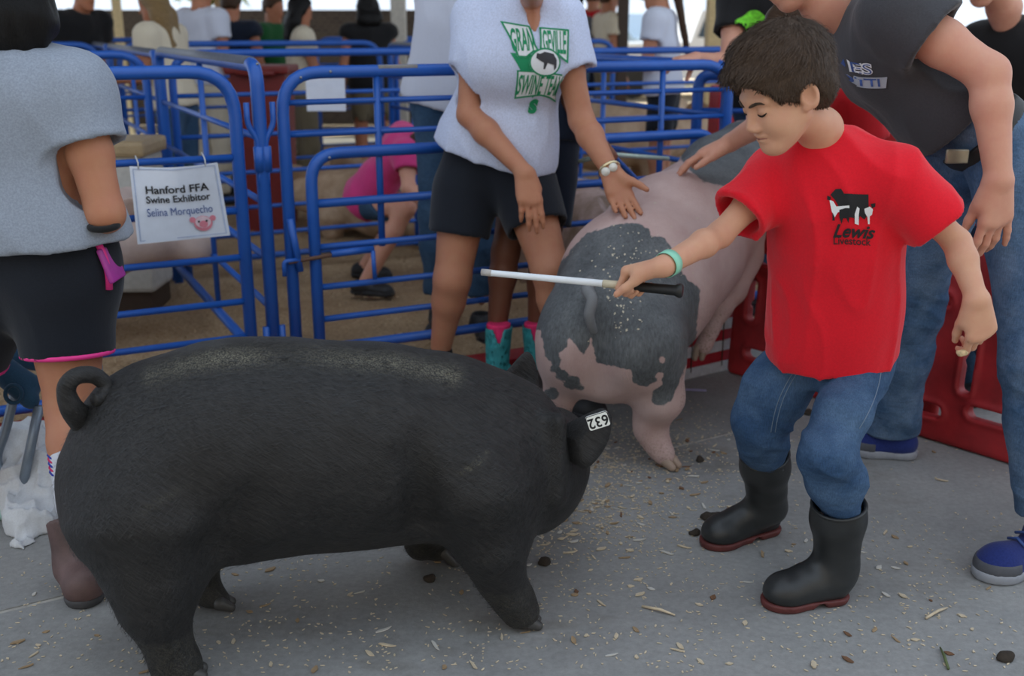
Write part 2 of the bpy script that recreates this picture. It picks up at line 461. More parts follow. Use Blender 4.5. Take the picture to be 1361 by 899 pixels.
vehicle(915, 21, .25, MT['white_metal'], 'white pickup parked in the sun behind the tan post')
vehicle(800, 26, -.5, plain('blue_grey_car_paint', (.30, .42, .55), .3), 'blue grey pickup parked in the yard seen past the thin dark post')
def tree(x, y, h, label):
    r = empty('yard_tree', (x, y, 0), label, 'tree', 'trees beyond the yard')
    tube('trunk', [(x, y, 0), (x+.1, y, h*.3), (x-.1, y+.1, h*.6)], [.25, .2, .1], MT['trunk'], r)
    n = 2500; a = rng.normal(size=(n, 3)); a /= np.linalg.norm(a, axis=1)[:, None]; rad = rng.uniform(.55, 1, n)**.5
    c = V3(x, y, h*.68)+a*rad[:, None]*V3(h*.38, h*.38, h*.33); 
    d1 = rng.normal(size=(n, 3))*.22; d2 = rng.normal(size=(n, 3))*.22
    v = np.stack([c-d1, c+d2, c+d1, c-d2], 1).reshape(-1, 3); f = np.arange(4*n).reshape(n, 4)
    o = mesh('foliage', v, f, MT['leaf'], r); o['kind'] = 'stuff'
tree(-9, 34, 6, 'dusty green tree furthest left beyond the low wall'); tree(3.2, 40, 7, 'dusty green tree beyond the parked vehicles'); tree(13, 36, 6.5, 'dusty green tree at the far right of the yard')

# ------------------------------------------------------------------ gates
def panel(name, label, s0, t0, s1, t1, z0, z1, rails, bars=(), rf=.021, rr=.0115, cor=.12, group=None, mat=None, top_mat=None, low=True):
    """tube-framed stock panel standing on the line (s0,t0)-(s1,t1)"""
    mat = mat or MT['blue']
    a, b = W(s0, t0), W(s1, t1); L = np.linalg.norm(b-a); d = (b-a)/L
    r = empty(name, a, label, 'gate', group)
    def q(x, z): return a+d*x+V3(0, 0, z)
    tube('frame', fillet([q(0, .005), q(0, z1), q(L, z1), q(L, .005)], cor, 7), rf, mat, r, 12)
    if top_mat: tube('worn_top', [q(cor, z1+.004), q(L-cor, z1+.004)], rf, top_mat, r, 12)
    for i, z in enumerate(rails): 
        rad = rr
        if isinstance(z, tuple): z, rad = z
        tube('rail', [q(0, z), q(L, z)], rad, mat, r, 8)
    if low: tube('bottom_rail', [q(0, z0), q(L, z0)], rf*.85, mat, r, 10)
    for x, za, zb in bars: tube('upright', [q(x, za), q(x, zb)], rr*1.05, mat, r, 8)
    return r, q, d
def s_at(px, py=270):
    d = ray(px, py); n = NN; t = (A0-CO).dot(n)/d.dot(n); p = CO+d*t; return (p-A0).dot(UU)
sL = s_at(321); sP = s_at(352, 270); sR = s_at(383); sE = s_at(966, 150); sD = s_at(415, 290)
gl, ql, dl = panel('pen_gate', 'blue tube gate at left with the white exhibitor sign hung on it', sL-1.75, 0, sL, 0, .13, 1.143, [.873, .70, .545, .395, .272], cor=.14)
gr_, qr, dr = panel('pen_gate', 'blue tube pen front behind the woman in the swine team shirt', sR, 0, sE, 0, .10, 1.135, [(1.04, .0095), (.937, .0095)], [(s_at(506)-sR, .54, 1.12), (s_at(879, 150)-sR, .50, 1.12)], cor=.13, low=False)
gd_, qd, dd = panel('pen_door', 'low blue swing door set in the pen front, held by a slide latch', sD, -.012, sE-.06, -.012, .197, .872, [(.706, .015), .557, .417, .303], cor=.10, rf=.0205)
# latch of the low door: rusty bolt, sleeve, drop handle
def ptf(s, z, t=0.0): return W(s, t, z)
zl = .535
tube('latch_bolt', [ptf(sR-.02, zl-.015, -.035), ptf(sD+.10, zl, -.035)], .007, MT['rust'], gd_, 8)
tube('latch_sleeve', [ptf(sD+.05, zl, -.035), ptf(sD+.20, zl+.004, -.035)], .0125, MT['blue'], gd_, 10)
tube('latch_handle', [ptf(sD+.195, zl, -.045), ptf(sD+.197, zl-.10, -.05)], .008, MT['blue'], gd_, 8)
tube('latch_keeper', [ptf(sR-.005, zl+.13, -.03), ptf(sR+.02, zl-.05, -.03)], .012, MT['blue'], gr_, 8)
tube('latch_hook', fillet([ptf(sR+.02, zl-.01, -.035), ptf(sR-.035, zl-.01, -.035), ptf(sR-.035, zl-.06, -.035)], .012, 3), .008, MT['blue'], gr_, 8)
# centre divider with its free-standing post, hinge pins on both sides
DV = []
dvd, qv, _ = panel('pen_divider', 'blue divider panel running back from the post between the two front gates', sP, .0, sP, 1.95, .12, 1.16, [.93, .72, .53, .36], [(.95, .12, 1.15)], cor=.07, top_mat=MT['dull_rail'], rf=.023)
for sx, par, sg in ((sL, gl, 1), (sR, gr_, -1)):
    path = [ptf(sx+sg*.035, 1.045, -.01), ptf(sx+sg*.035, .975, -.01), ptf(sx+sg*.065, .925, -.01), ptf(sx+sg*.065, .85, -.01)]
    tube('hinge_rod', fillet(path, .02, 3), .0095, MT['blue'], par, 8)
    tube('hinge_sleeve', [ptf(sx+sg*.065, .905, -.01), ptf(sx+sg*.065, .825, -.01)], .017, MT['blue'], par, 10)
    tube('hinge_pin', [ptf(sx+sg*.065, .83, -.01), ptf(sx+sg*.065, .775, -.01)], .008, MT['blue'], par, 8)
    tube('hinge_foot', [ptf(sx+sg*.05, .30, -.01), ptf(sx+sg*.05, .12, -.01)], .012, MT['blue'], par, 8)
for p_, par in ((ptf(sP, 1.165, -.024), dvd), (ptf(sD+.06, .86, -.034), gd_), (ptf(sR+.06, 1.12, -.022), gr_), (ptf(sR+.16, 1.137, -.022), gr_)):
    v, f = netmesh(ball(p_, .005), .0022); mesh('bolt', v, f, MT['bolt'], par)
v, f = box_vf(ptf(s_at(527, 90), 1.149, -.010), .14, .02, .012, np.array([UU, NN, V3(0, 0, 1)]), .003)
mesh('tape_strip', v, f, plain('grey_tape', (.30, .29, .27), .5), gr_, smooth=False)
sM1, sP2, sM0 = sP-1.9, sE+.03, sP-3.8
bl = [.93, .72, .53, .36]
panel('pen_divider', 'blue divider panel running back from the right end of the low door', sP2, .05, sP2, 1.95, .12, 1.13, bl, [(.95, .12, 1.1)], cor=.07)
panel('pen_gate', 'blue panel just right of the pen corner behind the boy\'s face', sP2+.08, .35, sP2+.55, .0, .12, 1.08, bl, [(.22, .12, 1.06)], cor=.06, rf=.024)
rows = [('pen_gate', 'blue back panel of the left pen behind the grey shirted woman', sM1+.04, 2, sP-.06, 2, 1.15, [(.3, .1, 1.1)]),
        ('pen_gate', 'blue back panel of the middle pen behind the pink shirted child', sP+.06, 2, sP2-.06, 2, 1.15, [(.42, .1, 1.1), (1.25, .1, 1.1)]),
        ('pen_gate', 'blue back panel to the right behind the ponytailed girl', sP2+.06, 2.0, sP2+1.9, 2.0, 1.14, [(.15, .1, 1.1), (.4, .1, 1.1)]),
        ('pen_gate', 'blue panel in the second row at left', sM1+.04, 4, sP-.06, 4, 1.165, [(.5, .1, 1.1)]),
        ('pen_gate', 'blue panel in the second row at the middle', sP+.06, 4, sP2-.06, 4, 1.165, [(.5, .1, 1.1)]),
        ('pen_gate', 'blue panel in the second row at right', sP2+.06, 4, sP2+1.9, 4, 1.165, [(.3, .1, 1.1), (.5, .1, 1.1), (.7, .1, 1.1)]),
        ('pen_gate', 'blue panel in the third row at left', sM1+.04, 6, sP-.06, 6, 1.17, []),
        ('pen_gate', 'blue panel in the third row at the middle', sP+.06, 6, sP2-.06, 6, 1.17, []),
        ('pen_gate', 'blue panel in the third row at right', sP2+.06, 6, sP2+1.9, 6, 1.17, [])]
for nm, lb, a_, b_, c_, d_, z_, br in rows:
    panel(nm, lb, a_, b_, c_, d_, .12, z_, [.95, .75, .56, .38, .24], br, cor=.14, rf=.02)
for (s_, t_, lb) in ((sM1, 2.05, 'blue divider in the second row at far left'), (sP, 2.05, 'blue divider in the second row behind the centre post'), (sP2, 2.05, 'blue divider in the second row right of centre'), (sP, 4.05, 'blue divider in the third row behind the centre post'), (sM1, .05, 'blue divider at the far left of the front row')):
    panel('pen_divider', lb, s_, t_, s_, t_+1.9, .12, 1.15, bl, [(.9, .1, 1.1)], cor=.07, rf=.02, top_mat=MT['dull_rail'] if t_ > 1 else None)

# ------------------------------------------------------------------ text and flat prints
def text_vf(s, size=1.0, shear=0.0, extr=0.0, align='CENTER', spacing=1.0, bold=0.0):
    cu = bpy.data.curves.new('lettering', 'FONT'); cu.body = s; cu.size = size; cu.shear = shear; cu.extrude = extr; cu.align_x = align; cu.align_y = 'CENTER'; cu.space_character = spacing; cu.offset = bold; cu.resolution_u = 4
    o = bpy.data.objects.new('lettering', cu); COL.objects.link(o)
    dg = bpy.context.evaluated_depsgraph_get(); dg.update(); me = o.evaluated_get(dg).to_mesh()
    v = np.array([x.co[:] for x in me.vertices]).reshape(-1, 3); f = [tuple(p.vertices) for p in me.polygons]
    bpy.data.objects.remove(o); bpy.data.curves.remove(cu); return v, f
def refine(v, f, L):
    bm = bmesh.new(); vs_ = [bm.verts.new(tuple(x)) for x in v]
    for q in f:
        try: bm.faces.new([vs_[i] for i in q])
        except ValueError: pass
    bmesh.ops.triangulate(bm, faces=bm.faces[:])
    for _ in range(6):
        e = [x for x in bm.edges if x.calc_length() > L]
        if not e: break
        bmesh.ops.subdivide_edges(bm, edges=e, cuts=1); bmesh.ops.triangulate(bm, faces=bm.faces[:])
    bm.verts.ensure_lookup_table(); bm.verts.index_update()
    v = np.array([x.co[:] for x in bm.verts]); f = [tuple(q.index for q in p.verts) for p in bm.faces]; bm.free(); return v, f
_TREES = {}
def surf_tree(o):
    if o.name not in _TREES:
        a = np.zeros(len(o.data.vertices)*3); o.data.vertices.foreach_get('co', a)
        _TREES[o.name] = BVHTree.FromPolygons((a.reshape(-1, 3)+wloc(o)).tolist(), [tuple(p.vertices) for p in o.data.polygons])
    return _TREES[o.name]
def decal(name, v2, f, O, R, Up, target, mat, lift=.002, L=.012, parent=None):
    """flat print laid onto the cloth: 2D shape in the frame (O,R,Up) dropped onto the target surface"""
    v2 = np.asarray(v2, float); v2 = v2 if v2.shape[1] == 3 else np.c_[v2, np.zeros(len(v2))]
    v2, f = refine(v2, f, L)
    R, Up = nrm(R), nrm(Up); N = np.cross(R, Up)
    bv = surf_tree(target)
    out = []
    for x in v2:
        o = O+R*x[0]+Up*x[1]+N*.25
        hit, nn, i, dist = bv.ray_cast(Vector(o), Vector(-N), .6)
        out.append((np.array(hit)+N*lift) if hit is not None else None)
    dm = [None if o is None else o.dot(N) for o in out]
    f = [q for q in f if all(dm[i] is not None for i in q) and max(dm[i] for i in q)-min(dm[i] for i in q) < max(L*2.2, .02)]
    out = [O if o is None else o for o in out]
    return mesh(name, out, f, mat, parent if parent is not None else target, smooth=True)
def disc2(cx, cy, rx, ry, n=28): 
    return np.array([(cx+rx*math.cos(2*math.pi*k/n), cy+ry*math.sin(2*math.pi*k/n)) for k in range(n)]), [tuple(range(n))]
def ring2(cx, cy, rx, ry, w, n=32):
    a = disc2(cx, cy, rx, ry, n)[0]; b = disc2(cx, cy, rx-w, ry-w, n)[0]
    return np.vstack([a, b]), [(k, (k+1) % n, n+(k+1) % n, n+k) for k in range(n)]
def border2(pts, w):
    p = np.array(pts, float); c = p.mean(0); n = len(p); i_ = []
    for k in range(n):
        e1 = nrm(p[k]-p[k-1]); e2 = nrm(p[(k+1) % n]-p[k]); n1 = V3(-e1[1], e1[0], 0)[:2]; n2 = V3(-e2[1], e2[0], 0)[:2]
        if (c-p[k]).dot(n1+n2) < 0: n1, n2 = -n1, -n2
        m = n1+n2; i_.append(p[k]+m*w/max(.25, (1+n1.dot(n2))))
    return np.vstack([p, i_]), [(k, (k+1) % n, n+(k+1) % n, n+k) for k in range(n)]
MT['ink_black'] = plain('black_ink', (.012, .012, .014), .8, var=.05)
MT['ink_white'] = plain('white_ink', (.80, .82, .84), .8, var=.03)
MT['ink_green'] = plain('green_ink', (.01, .27, .11), .8, var=.08)
MT['ink_blue'] = plain('blue_ink', (.05, .10, .30), .8, var=.1)
MT['ink_grey'] = plain('dark_grey_ink', (.045, .045, .05), .8)
MT['paper'] = plain('white_sheet_in_plastic_sleeve', (.74, .80, .90), .25, var=.03, coat=.6)
MT['cord'] = plain('white_string', (.6, .6, .6), .8)

# exhibitor sign hung on the left gate
def sign():
    tl, tr_, br, bl_ = (172, 221), (289, 216), (306, 313), (183, 325)
    Yp = lambda px, py: W(s_at(px, py), -.03) [1]
    pt = lambda u, v_: P(*(((1-u)*(1-v_)*np.array(tl)+u*(1-v_)*np.array(tr_)+u*v_*np.array(br)+(1-u)*v_*np.array(bl_))), 1)
    def pos(u, v_, lift=0.0):
        px, py = ((1-u)*(1-v_)*np.array(tl)+u*(1-v_)*np.array(tr_)+u*v_*np.array(br)+(1-u)*v_*np.array(bl_))
        py += 4*math.sin(math.pi*u)*(1-v_)
        d = ray(px, py); o = W(0, -.036-.012*math.sin(u*5.0+.6)*v_-.01*math.sin(3*u+2*v_)-lift); t = (o-CO).dot(NN)/d.dot(NN); return CO+d*t
    r = empty('hanging_sign', pos(.5, 1), 'white exhibitor sheet in a clear sleeve tied to the left gate', 'sign')
    n = 14; v = [pos(i/n, j/n, l) for l in (0, -.002) for i in range(n+1) for j in range(n+1)]; m = (n+1)**2
    f = [(k*m+i*(n+1)+j, k*m+(i+1)*(n+1)+j, k*m+(i+1)*(n+1)+j+1, k*m+i*(n+1)+j+1) for k in (0, 1) for i in range(n) for j in range(n)]
    mesh('sheet', v, f, MT['paper'], r)
    def put(nm, v2, f2, cx, cy, sx, sy, mat, lift=.004):
        v2, f2 = refine(np.asarray(v2) if np.asarray(v2).shape[1] == 3 else np.c_[v2, np.zeros(len(v2))], f2, .6)
        mesh(nm, [pos(cx+x[0]*sx, cy-x[1]*sy, lift) for x in v2], f2, mat, r)
    for s_, cy, sx, sy, mt in (('Hanford FFA', .31, .135, .145, 'ink_black'), ('Swine Exhibitor', .44, .112, .13, 'ink_black'), ('Selina Morquecho', .61, .100, .15, 'ink_blue')):
        v2, f2 = text_vf(s_, 1, bold=.02 if mt == 'ink_black' else 0); put('lettering', v2, f2, .50, cy, sx, sy, MT[mt])
    pk = plain('pink_print', (.75, .25, .32), .6); wp = plain('pale_pink_print', (.80, .62, .68), .6)
    put('pig_face_print', *disc2(0, 0, .10, .105), .735, .80, 1, 1, pk, .004); put('pig_face_print', *disc2(0, .02, .085, .08), .735, .80, 1, 1, wp, .005)
    for x in (-.11, .11): put('pig_ear_print', *disc2(x, .06, .035, .04, 12), .735, .80, 1, 1, pk, .0045)
    put('pig_snout_print', *disc2(-.01, -.02, .035, .03, 14), .735, .80, 1, 1, pk, .006)
    for x in (-.045, .04): put('pig_eye_print', *disc2(x, .03, .012, .016, 10), .735, .80, 1, 1, MT['ink_grey'], .006)
    put('sleeve_edge', *border2([(-.47, -.47), (.47, -.47), (.47, .47), (-.47, .47)], .012), .5, .5, 1, 1, plain('sleeve_seam', (.42, .50, .68), .4), .003)
    for u in (.10, .86):
        a = pos(u, .03); b = W((a-A0).dot(UU), 0, .873)
        tube('tie', [a, a+V3(0, 0, .02)-NN*.002, b+V3(0, 0, .014)-NN*.016, b+V3(0, 0, .02)+NN*.005, b+V3(0, 0, .0)+NN*.018], .0022, MT['cord'], r, 6)
sign()
# second sheet, seen from behind on the back panel
a = P(433, 126, 5.55); v, f = box_vf(a, .20, .004, .165, bev=.0015)
mesh('paper_notice', v, f, MT['paper'], smooth=False, label='blank side of a white sheet hung on the panel behind the centre post', cat='sign')
# ------------------------------------------------------------------ pigs
def pig_black_m():
    m, nt, bs = _mat('black_bristly_hide')
    n = _noise(nt, 15, 4, .75, ((2.0, 12, 12), (0, .65, .1))); n2 = _noise(nt, 5, 4, .6); n3 = _noise(nt, 300, 2, .8)
    r = _ramp(nt, n2.outputs[0], [(.3, (.0095, .0092, .0092)), (.7, (.016, .0155, .0155))])
    hr_ = _ramp(nt, n.outputs[0], [(.35, (.55, .55, .55)), (.72, (2.1, 2.1, 2.1))]); hm = nt.nodes.new('ShaderNodeMix'); hm.data_type = 'RGBA'; hm.blend_type = 'MULTIPLY'; hm.inputs[0].default_value = 1; nt.links.new(r.outputs[0], hm.inputs[6]); nt.links.new(hr_.outputs[0], hm.inputs[7]); hm.clamp_result = False
    at = nt.nodes.new('ShaderNodeAttribute'); at.attribute_name = 'dust'
    ml = nt.nodes.new('ShaderNodeMath'); ml.operation = 'MULTIPLY'
    rr = _ramp(nt, n3.outputs[0], [(.42, (0, 0, 0)), (.62, (1, 1, 1))])
    nt.links.new(at.outputs['Fac'], ml.inputs[0]); nt.links.new(rr.outputs[0], ml.inputs[1])
    mx = nt.nodes.new('ShaderNodeMix'); mx.data_type = 'RGBA'; nt.links.new(ml.outputs[0], mx.inputs[0])
    nt.links.new(hm.outputs[2], mx.inputs[6]); mx.inputs[7].default_value = (.30, .28, .20, 1)
    nt.links.new(mx.outputs[2], bs.inputs['Base Color']); bs.inputs['Roughness'].default_value = .55
    bs.inputs['Sheen Weight'].default_value = .03; bs.inputs['Specular IOR Level'].default_value = .38
    _bump(nt, n.outputs[0], .4, .010, bs); return m
def pig_spot_m():
    m, nt, bs = _mat('pink_and_grey_spotted_hide')
    at = nt.nodes.new('ShaderNodeAttribute'); at.attribute_name = 'spot'
    n = _noise(nt, 38, 3, .6); n2 = _noise(nt, 9, 4, .6); n4 = _noise(nt, 16, 4, .8, ((9, 9, 2),)); n3 = _noise(nt, 150, 3, .8)
    ad = nt.nodes.new('ShaderNodeMath'); ad.operation = 'MULTIPLY_ADD'; nt.links.new(n.outputs[0], ad.inputs[0]); ad.inputs[1].default_value = 9; ad.inputs[2].default_value = -4.5
    a2 = nt.nodes.new('ShaderNodeMath'); a2.operation = 'ADD'; nt.links.new(at.outputs['Fac'], a2.inputs[0]); nt.links.new(ad.outputs[0], a2.inputs[1])
    st = nt.nodes.new('ShaderNodeMapRange'); st.inputs['From Min'].default_value = -.7; st.inputs['From Max'].default_value = .7; nt.links.new(a2.outputs[0], st.inputs['Value'])
    pk = _ramp(nt, n2.outputs[0], [(.3, (.50, .335, .305)), (.7, (.60, .44, .405))])
    gy0 = _ramp(nt, n2.outputs[0], [(.3, (.085, .092, .098)), (.7, (.16, .17, .175))]); gs = _ramp(nt, n4.outputs[0], [(.3, (.6, .6, .6)), (.7, (1.35, 1.35, 1.35))]); gy = nt.nodes.new('ShaderNodeMix'); gy.data_type = 'RGBA'; gy.blend_type = 'MULTIPLY'; gy.inputs[0].default_value = 1; nt.links.new(gy0.outputs[0], gy.inputs[6]); nt.links.new(gs.outputs[0], gy.inputs[7])
    mx = nt.nodes.new('ShaderNodeMix'); mx.data_type = 'RGBA'; nt.links.new(st.outputs[0], mx.inputs[0]); nt.links.new(pk.outputs[0], mx.inputs[6]); nt.links.new(gy.outputs[2], mx.inputs[7])
    dt = nt.nodes.new('ShaderNodeAttribute'); dt.attribute_name = 'dust'
    ml = nt.nodes.new('ShaderNodeMath'); ml.operation = 'MULTIPLY'; rr = _ramp(nt, n3.outputs[0], [(.5, (0, 0, 0)), (.7, (1, 1, 1))])
    nt.links.new(dt.outputs['Fac'], ml.inputs[0]); nt.links.new(rr.outputs[0], ml.inputs[1])
    m2 = nt.nodes.new('ShaderNodeMix'); m2.data_type = 'RGBA'; nt.links.new(ml.outputs[0], m2.inputs[0]); nt.links.new(mx.outputs[2], m2.inputs[6]); m2.inputs[7].default_value = (.14, .095, .05, 1)
    nt.links.new(m2.outputs[2], bs.inputs['Base Color']); bs.inputs['Roughness'].default_value = .6; bs.inputs['Specular IOR Level'].default_value = .35
    _bump(nt, n4.outputs[0], .45, .008, bs); return m
MT['pig_black'] = pig_black_m(); MT['pig_spot'] = pig_spot_m()
MT['hoof'] = plain('grey_hoof_horn', (.06, .058, .055), .5)
MT['hoof_tan'] = plain('tan_hoof_horn', (.33, .24, .18), .6)
def pig_plain(name, a, b):
    m, nt, bs = _mat(name); n = _noise(nt, 6, 5, .7); r = _ramp(nt, n.outputs[0], [(.35, a), (.65, b)])
    nt.links.new(r.outputs[0], bs.inputs['Base Color']); bs.inputs['Roughness'].default_value = .7; return m
MT['pig_cream'] = pig_plain('cream_pig_hide', (.34, .22, .13), (.52, .37, .25))
MT['pig_dirty'] = pig_plain('dirty_pink_pig_hide', (.20, .13, .08), (.50, .35, .31))
MT['pig_pinkbg'] = pig_plain('pale_pink_pig_hide', (.48, .36, .31), (.60, .48, .43))
MT['tag_white'] = plain('white_plastic_tag', (.86, .88, .84), .4, var=.02)

def hoof_pair(p, d, r, mat, parent, z=None):
    """two cloven toes at ground point p, pointing along d"""
    d = nrm(V3(d[0], d[1], 0)); sd = V3(-d[1], d[0], 0)
    for k in (-1, 1):
        a = p+sd*k*r*.52; 
        t = cut(U(.006, cone(a+V3(0, 0, r*.9), a+d*r*.9+V3(0, 0, r*.42), r*.62, r*.40)), a, (0, 0, -1), .002)
        solid('hoof', t, max(.003, r*.14), mat, parent)
def set_attr(o, name, vals):
    at = o.data.attributes.new(name, 'FLOAT', 'POINT'); at.data.foreach_set('value', np.asarray(vals, np.float32))
def to_px(v):
    d = v-CO; z = d[:, 1]*_c-d[:, 2]*_s; y = d[:, 1]*_s+d[:, 2]*_c
    return 680.5+FPX*d[:, 0]/z, 449.5-FPX*y/z
def verts(o):
    a = np.zeros(len(o.data.vertices)*3); o.data.vertices.foreach_get('co', a); return a.reshape(-1, 3)+wloc(o)
def polydist(x, y, poly):
    poly = np.array(poly, float); n = len(poly); ins = np.zeros(len(x), bool); dm = np.full(len(x), 1e9)
    for i in range(n):
        a, b = poly[i], poly[(i+1) % n]; e = b-a; t = np.clip(((x-a[0])*e[0]+(y-a[1])*e[1])/max(e.dot(e), 1e-9), 0, 1)
        dm = np.minimum(dm, np.hypot(x-a[0]-t*e[0], y-a[1]-t*e[1]))
        c = (a[1] > y) != (b[1] > y); ins ^= c & (x < e[0]*(y-a[1])/(e[1] if e[1] != 0 else 1e-9)+a[0])
    return np.where(ins, dm, -dm)
def leaf(name, out, ctr, th, mat, parent, bulge=.015, away=V3(0, 1, 0)):
    """ear: closed rounded slab through an outline of points"""
    o = np.array([np.asarray(q) for q in out]); o = spline(np.vstack([o, o[:1]]), 5)[:-1]; n = len(o); c = np.asarray(ctr)
    v, rings = [], []
    for sgn in (-1, 1):
        for k, fr in enumerate((1.0, .93, .6, .3)):
            off = sgn*th*(0, .8, 1, 1)[k]+bulge*(1-fr)
            rings.append([len(v)+i for i in range(n)]); v += [c+(q-c)*fr+away*off for q in o]
        rings.append([len(v)]); v.append(c+away*(sgn*th+bulge))
    f = []
    for b in (0, 5):
        for k in range(3):
            for i in range(n): f.append((rings[b+k][i], rings[b+k][(i+1) % n], rings[b+k+1][(i+1) % n], rings[b+k+1][i]))
        for i in range(n): f.append((rings[b+3][i], rings[b+3][(i+1) % n], rings[b+4][0]))
    return mesh(name, v, f, mat, parent)

def black_pig():
    r = empty('pig', G(420, 860), 'black show pig in the foreground wearing the white 632 ear tag', 'pig')
    st = [C(206, 652, 2.00, 124), C(228, 602, 2.02, 116), C(310, 598, 2.04, 138), C(400, 590, 2.07, 132), C(500, 588, 2.11, 125), C(590, 594, 2.16, 113), C(655, 604, 2.19, 98), C(690, 620, 2.22, 78)]
    nY = V3(0, 1, 0)
    body = chain(st, .06, nY, .86)
    hl = chain([C(205, 695, 1.93, 94), C(207, 765, 1.90, 63), C(208, 806, 1.885, 43), C(224, 850, 1.88, 27), C(236, 884, 1.885, 27), C(246, 904, 1.885, 25)], .03)
    fl_ = chain([C(635, 655, 2.08, 80), C(652, 720, 2.06, 48), C(664, 765, 2.065, 29), C(680, 797, 2.07, 24), C(692, 815, 2.075, 25)], .03)
    hf = chain([C(262, 700, 2.15, 48), C(262, 765, 2.17, 27), C(276, 788, 2.165, 19), C(288, 801, 2.155, 19)], .02)
    ff = chain([C(600, 660, 2.34, 60), C(566, 705, 2.36, 28), C(560, 722, 2.36, 19), C(582, 730, 2.37, 16)], .02)
    head = U(.04, *[cone(C(700, 618, 2.27, 1)[0], C(730, 600, 2.42, 1)[0], .13, .105), cone(C(730, 600, 2.42, 1)[0], C(752, 590, 2.60, 1)[0], .095, .052), cone(C(752, 590, 2.60, 1)[0], C(758, 589, 2.66, 1)[0], .05, .05)])
    jowl = U(.03, ball(*C(693, 648, 2.17, 47)), ball(*C(712, 625, 2.17, 40)))
    belly = chain([C(330, 640, 2.05, 88), C(460, 632, 2.09, 80), C(580, 622, 2.12, 80)], .05)
    wrink = U(.01, cone(P(742, 560, 2.10), P(738, 660, 2.09), .018, .02), cone(P(727, 560, 2.11), P(722, 665, 2.10), .014, .02))
    al = U(.07, body, belly, jowl, head); al = U(.045, al, ball(*C(222, 640, 1.965, 92)), ball(*C(628, 622, 2.085, 76))); al = U(.05, al, hl, fl_); al = U(.025, al, ball(*C(184, 802, 1.885, 21))); al = U(.03, al, hf, ff); al = U(.02, al, wrink)
    lo, hi = al.lo, al.hi
    crease = cone(P(290, 740, 1.82), P(330, 690, 1.80), .02, .012)
    al = sub(al, cone(P(296, 735, 1.85), P(352, 630, 1.82), .030, .006), .07); al = sub(al, cone(P(563, 700, 1.97), P(552, 590, 1.92), .020, .004), .06)
    al = disp(al, lambda p: .006*vnoise(p*7)+.0025*vnoise(p*22))
    al = cut(al, (0, 0, .012), (0, 0, -1)); 
    b = solid('body', al, .0085, MT['pig_black'], r)
    v = verts(b); x, y = to_px(v)
    path = np.array([(200, 500), (280, 478), (400, 472), (520, 482), (600, 500)], float)
    dd = np.full(len(v), 1e9)
    for i in range(4):
        a_, e = path[i], path[i+1]-path[i]; t = np.clip(((x-a_[0])*e[0]+(y-a_[1])*e[1])/e.dot(e), 0, 1); dd = np.minimum(dd, np.hypot(x-a_[0]-t*e[0], y-a_[1]-t*e[1]))
    du = np.exp(-(dd/13)**2)*.75*(.55+.5*vnoise(v*9))*(v[:, 2] > .4)+.10*(v[:, 2] < .12)
    # rubbed scuffs on the shoulder and the haunch
    for cx, cy, w, s_ in ((628, 620, 16, .5), (640, 606, 9, .4), (690, 607, 7, .35), (215, 665, 32, .12)):
        q = (x-cx)*.86-(y-cy)*.5; q2 = (x-cx)*.5+(y-cy)*.86
        du = np.maximum(du, s_*np.exp(-(q/w)**2-((q2)/(w*.16))**2)*(v[:, 1] < 2.15))
    set_attr(b, 'dust', np.clip(du, 0, 1))
    # coat of short bristles lying back and down along the body
    nn = np.zeros(len(v)*3); b.data.vertices.foreach_get('normal', nn); nn = nn.reshape(-1, 3)
    sel = rng.choice(len(v), 30000); sel = sel[v[sel, 2] > .05]; p = v[sel]+rng.normal(size=(len(sel), 3))*.003; n = nn[sel]
    d = np.array([-.75, -.1, -.55])+rng.normal(size=p.shape)*.16+np.c_[.5*np.sin(p[:, 0]*5), 0*p[:, 0], .3*np.sin(p[:, 0]*4+p[:, 2]*6)]
    d -= n*(d*n).sum(1)[:, None]; d /= np.linalg.norm(d, axis=1)[:, None]+1e-9; sd = np.cross(n, d); L = rng.uniform(.010, .022, len(p))[:, None]
    q0 = p-n*.0006; q1 = p+d*L*.5+n*.0020; q2 = p+d*L+n*.0022
    vv = np.stack([q0-sd*.0004, q0+sd*.0004, q1+sd*.0004, q1-sd*.0004, q2], 1).reshape(-1, 3); k = np.arange(len(p))*5
    ff = np.stack([k, k+1, k+2, k+3], -1).tolist()+np.stack([k+3, k+2, k+4], -1).tolist()
    o_ = mesh('bristles', vv, ff, plain('black_bristle', (.017, .0175, .0185), .5, var=.5, scale=60), b); o_['kind'] = 'stuff'
    hoof_pair(np.append(P(252, 910, 1.88)[:2], 0), (.9, .25), .030, MT['hoof'], r)
    hoof_pair(np.append(P(700, 829, 2.075)[:2], 0), (.95, .1), .027, MT['hoof'], r)
    hoof_pair(np.append(P(294, 809, 2.15)[:2], 0), (.95, .2), .026, MT['hoof'], r)
    t = C(590, 731, 2.37, 1)[0]
    for k in (-1, 1): solid('hoof', cone(t+V3(0, k*.014, 0), t+V3(.03, k*.014, -.035), .015, .010), .004, MT['hoof'], r)
    tl = spline([P(118, 566, 1.98), P(97, 545, 1.93), P(88, 518, 1.92), P(100, 501, 1.925), P(124, 499, 1.95), P(140, 512, 1.96), P(136, 528, 1.945), P(124, 532, 1.93)], 5)
    tube('tail', tl, np.linspace(.030, .0145, len(tl))*np.r_[np.linspace(1.0, .62, 10), np.full(len(tl)-10, .62)]*np.linspace(1, 1.45, len(tl)), MT['pig_black'], r, 12)
    e1 = leaf('ear', [P(738, 572, 2.17), P(768, 556, 2.15), P(800, 543, 2.13), P(813, 556, 2.13), P(806, 592, 2.12), P(780, 623, 2.10), P(758, 614, 2.12), P(738, 606, 2.16)], P(770, 585, 2.12), .007, MT['pig_black'], r, -.012)
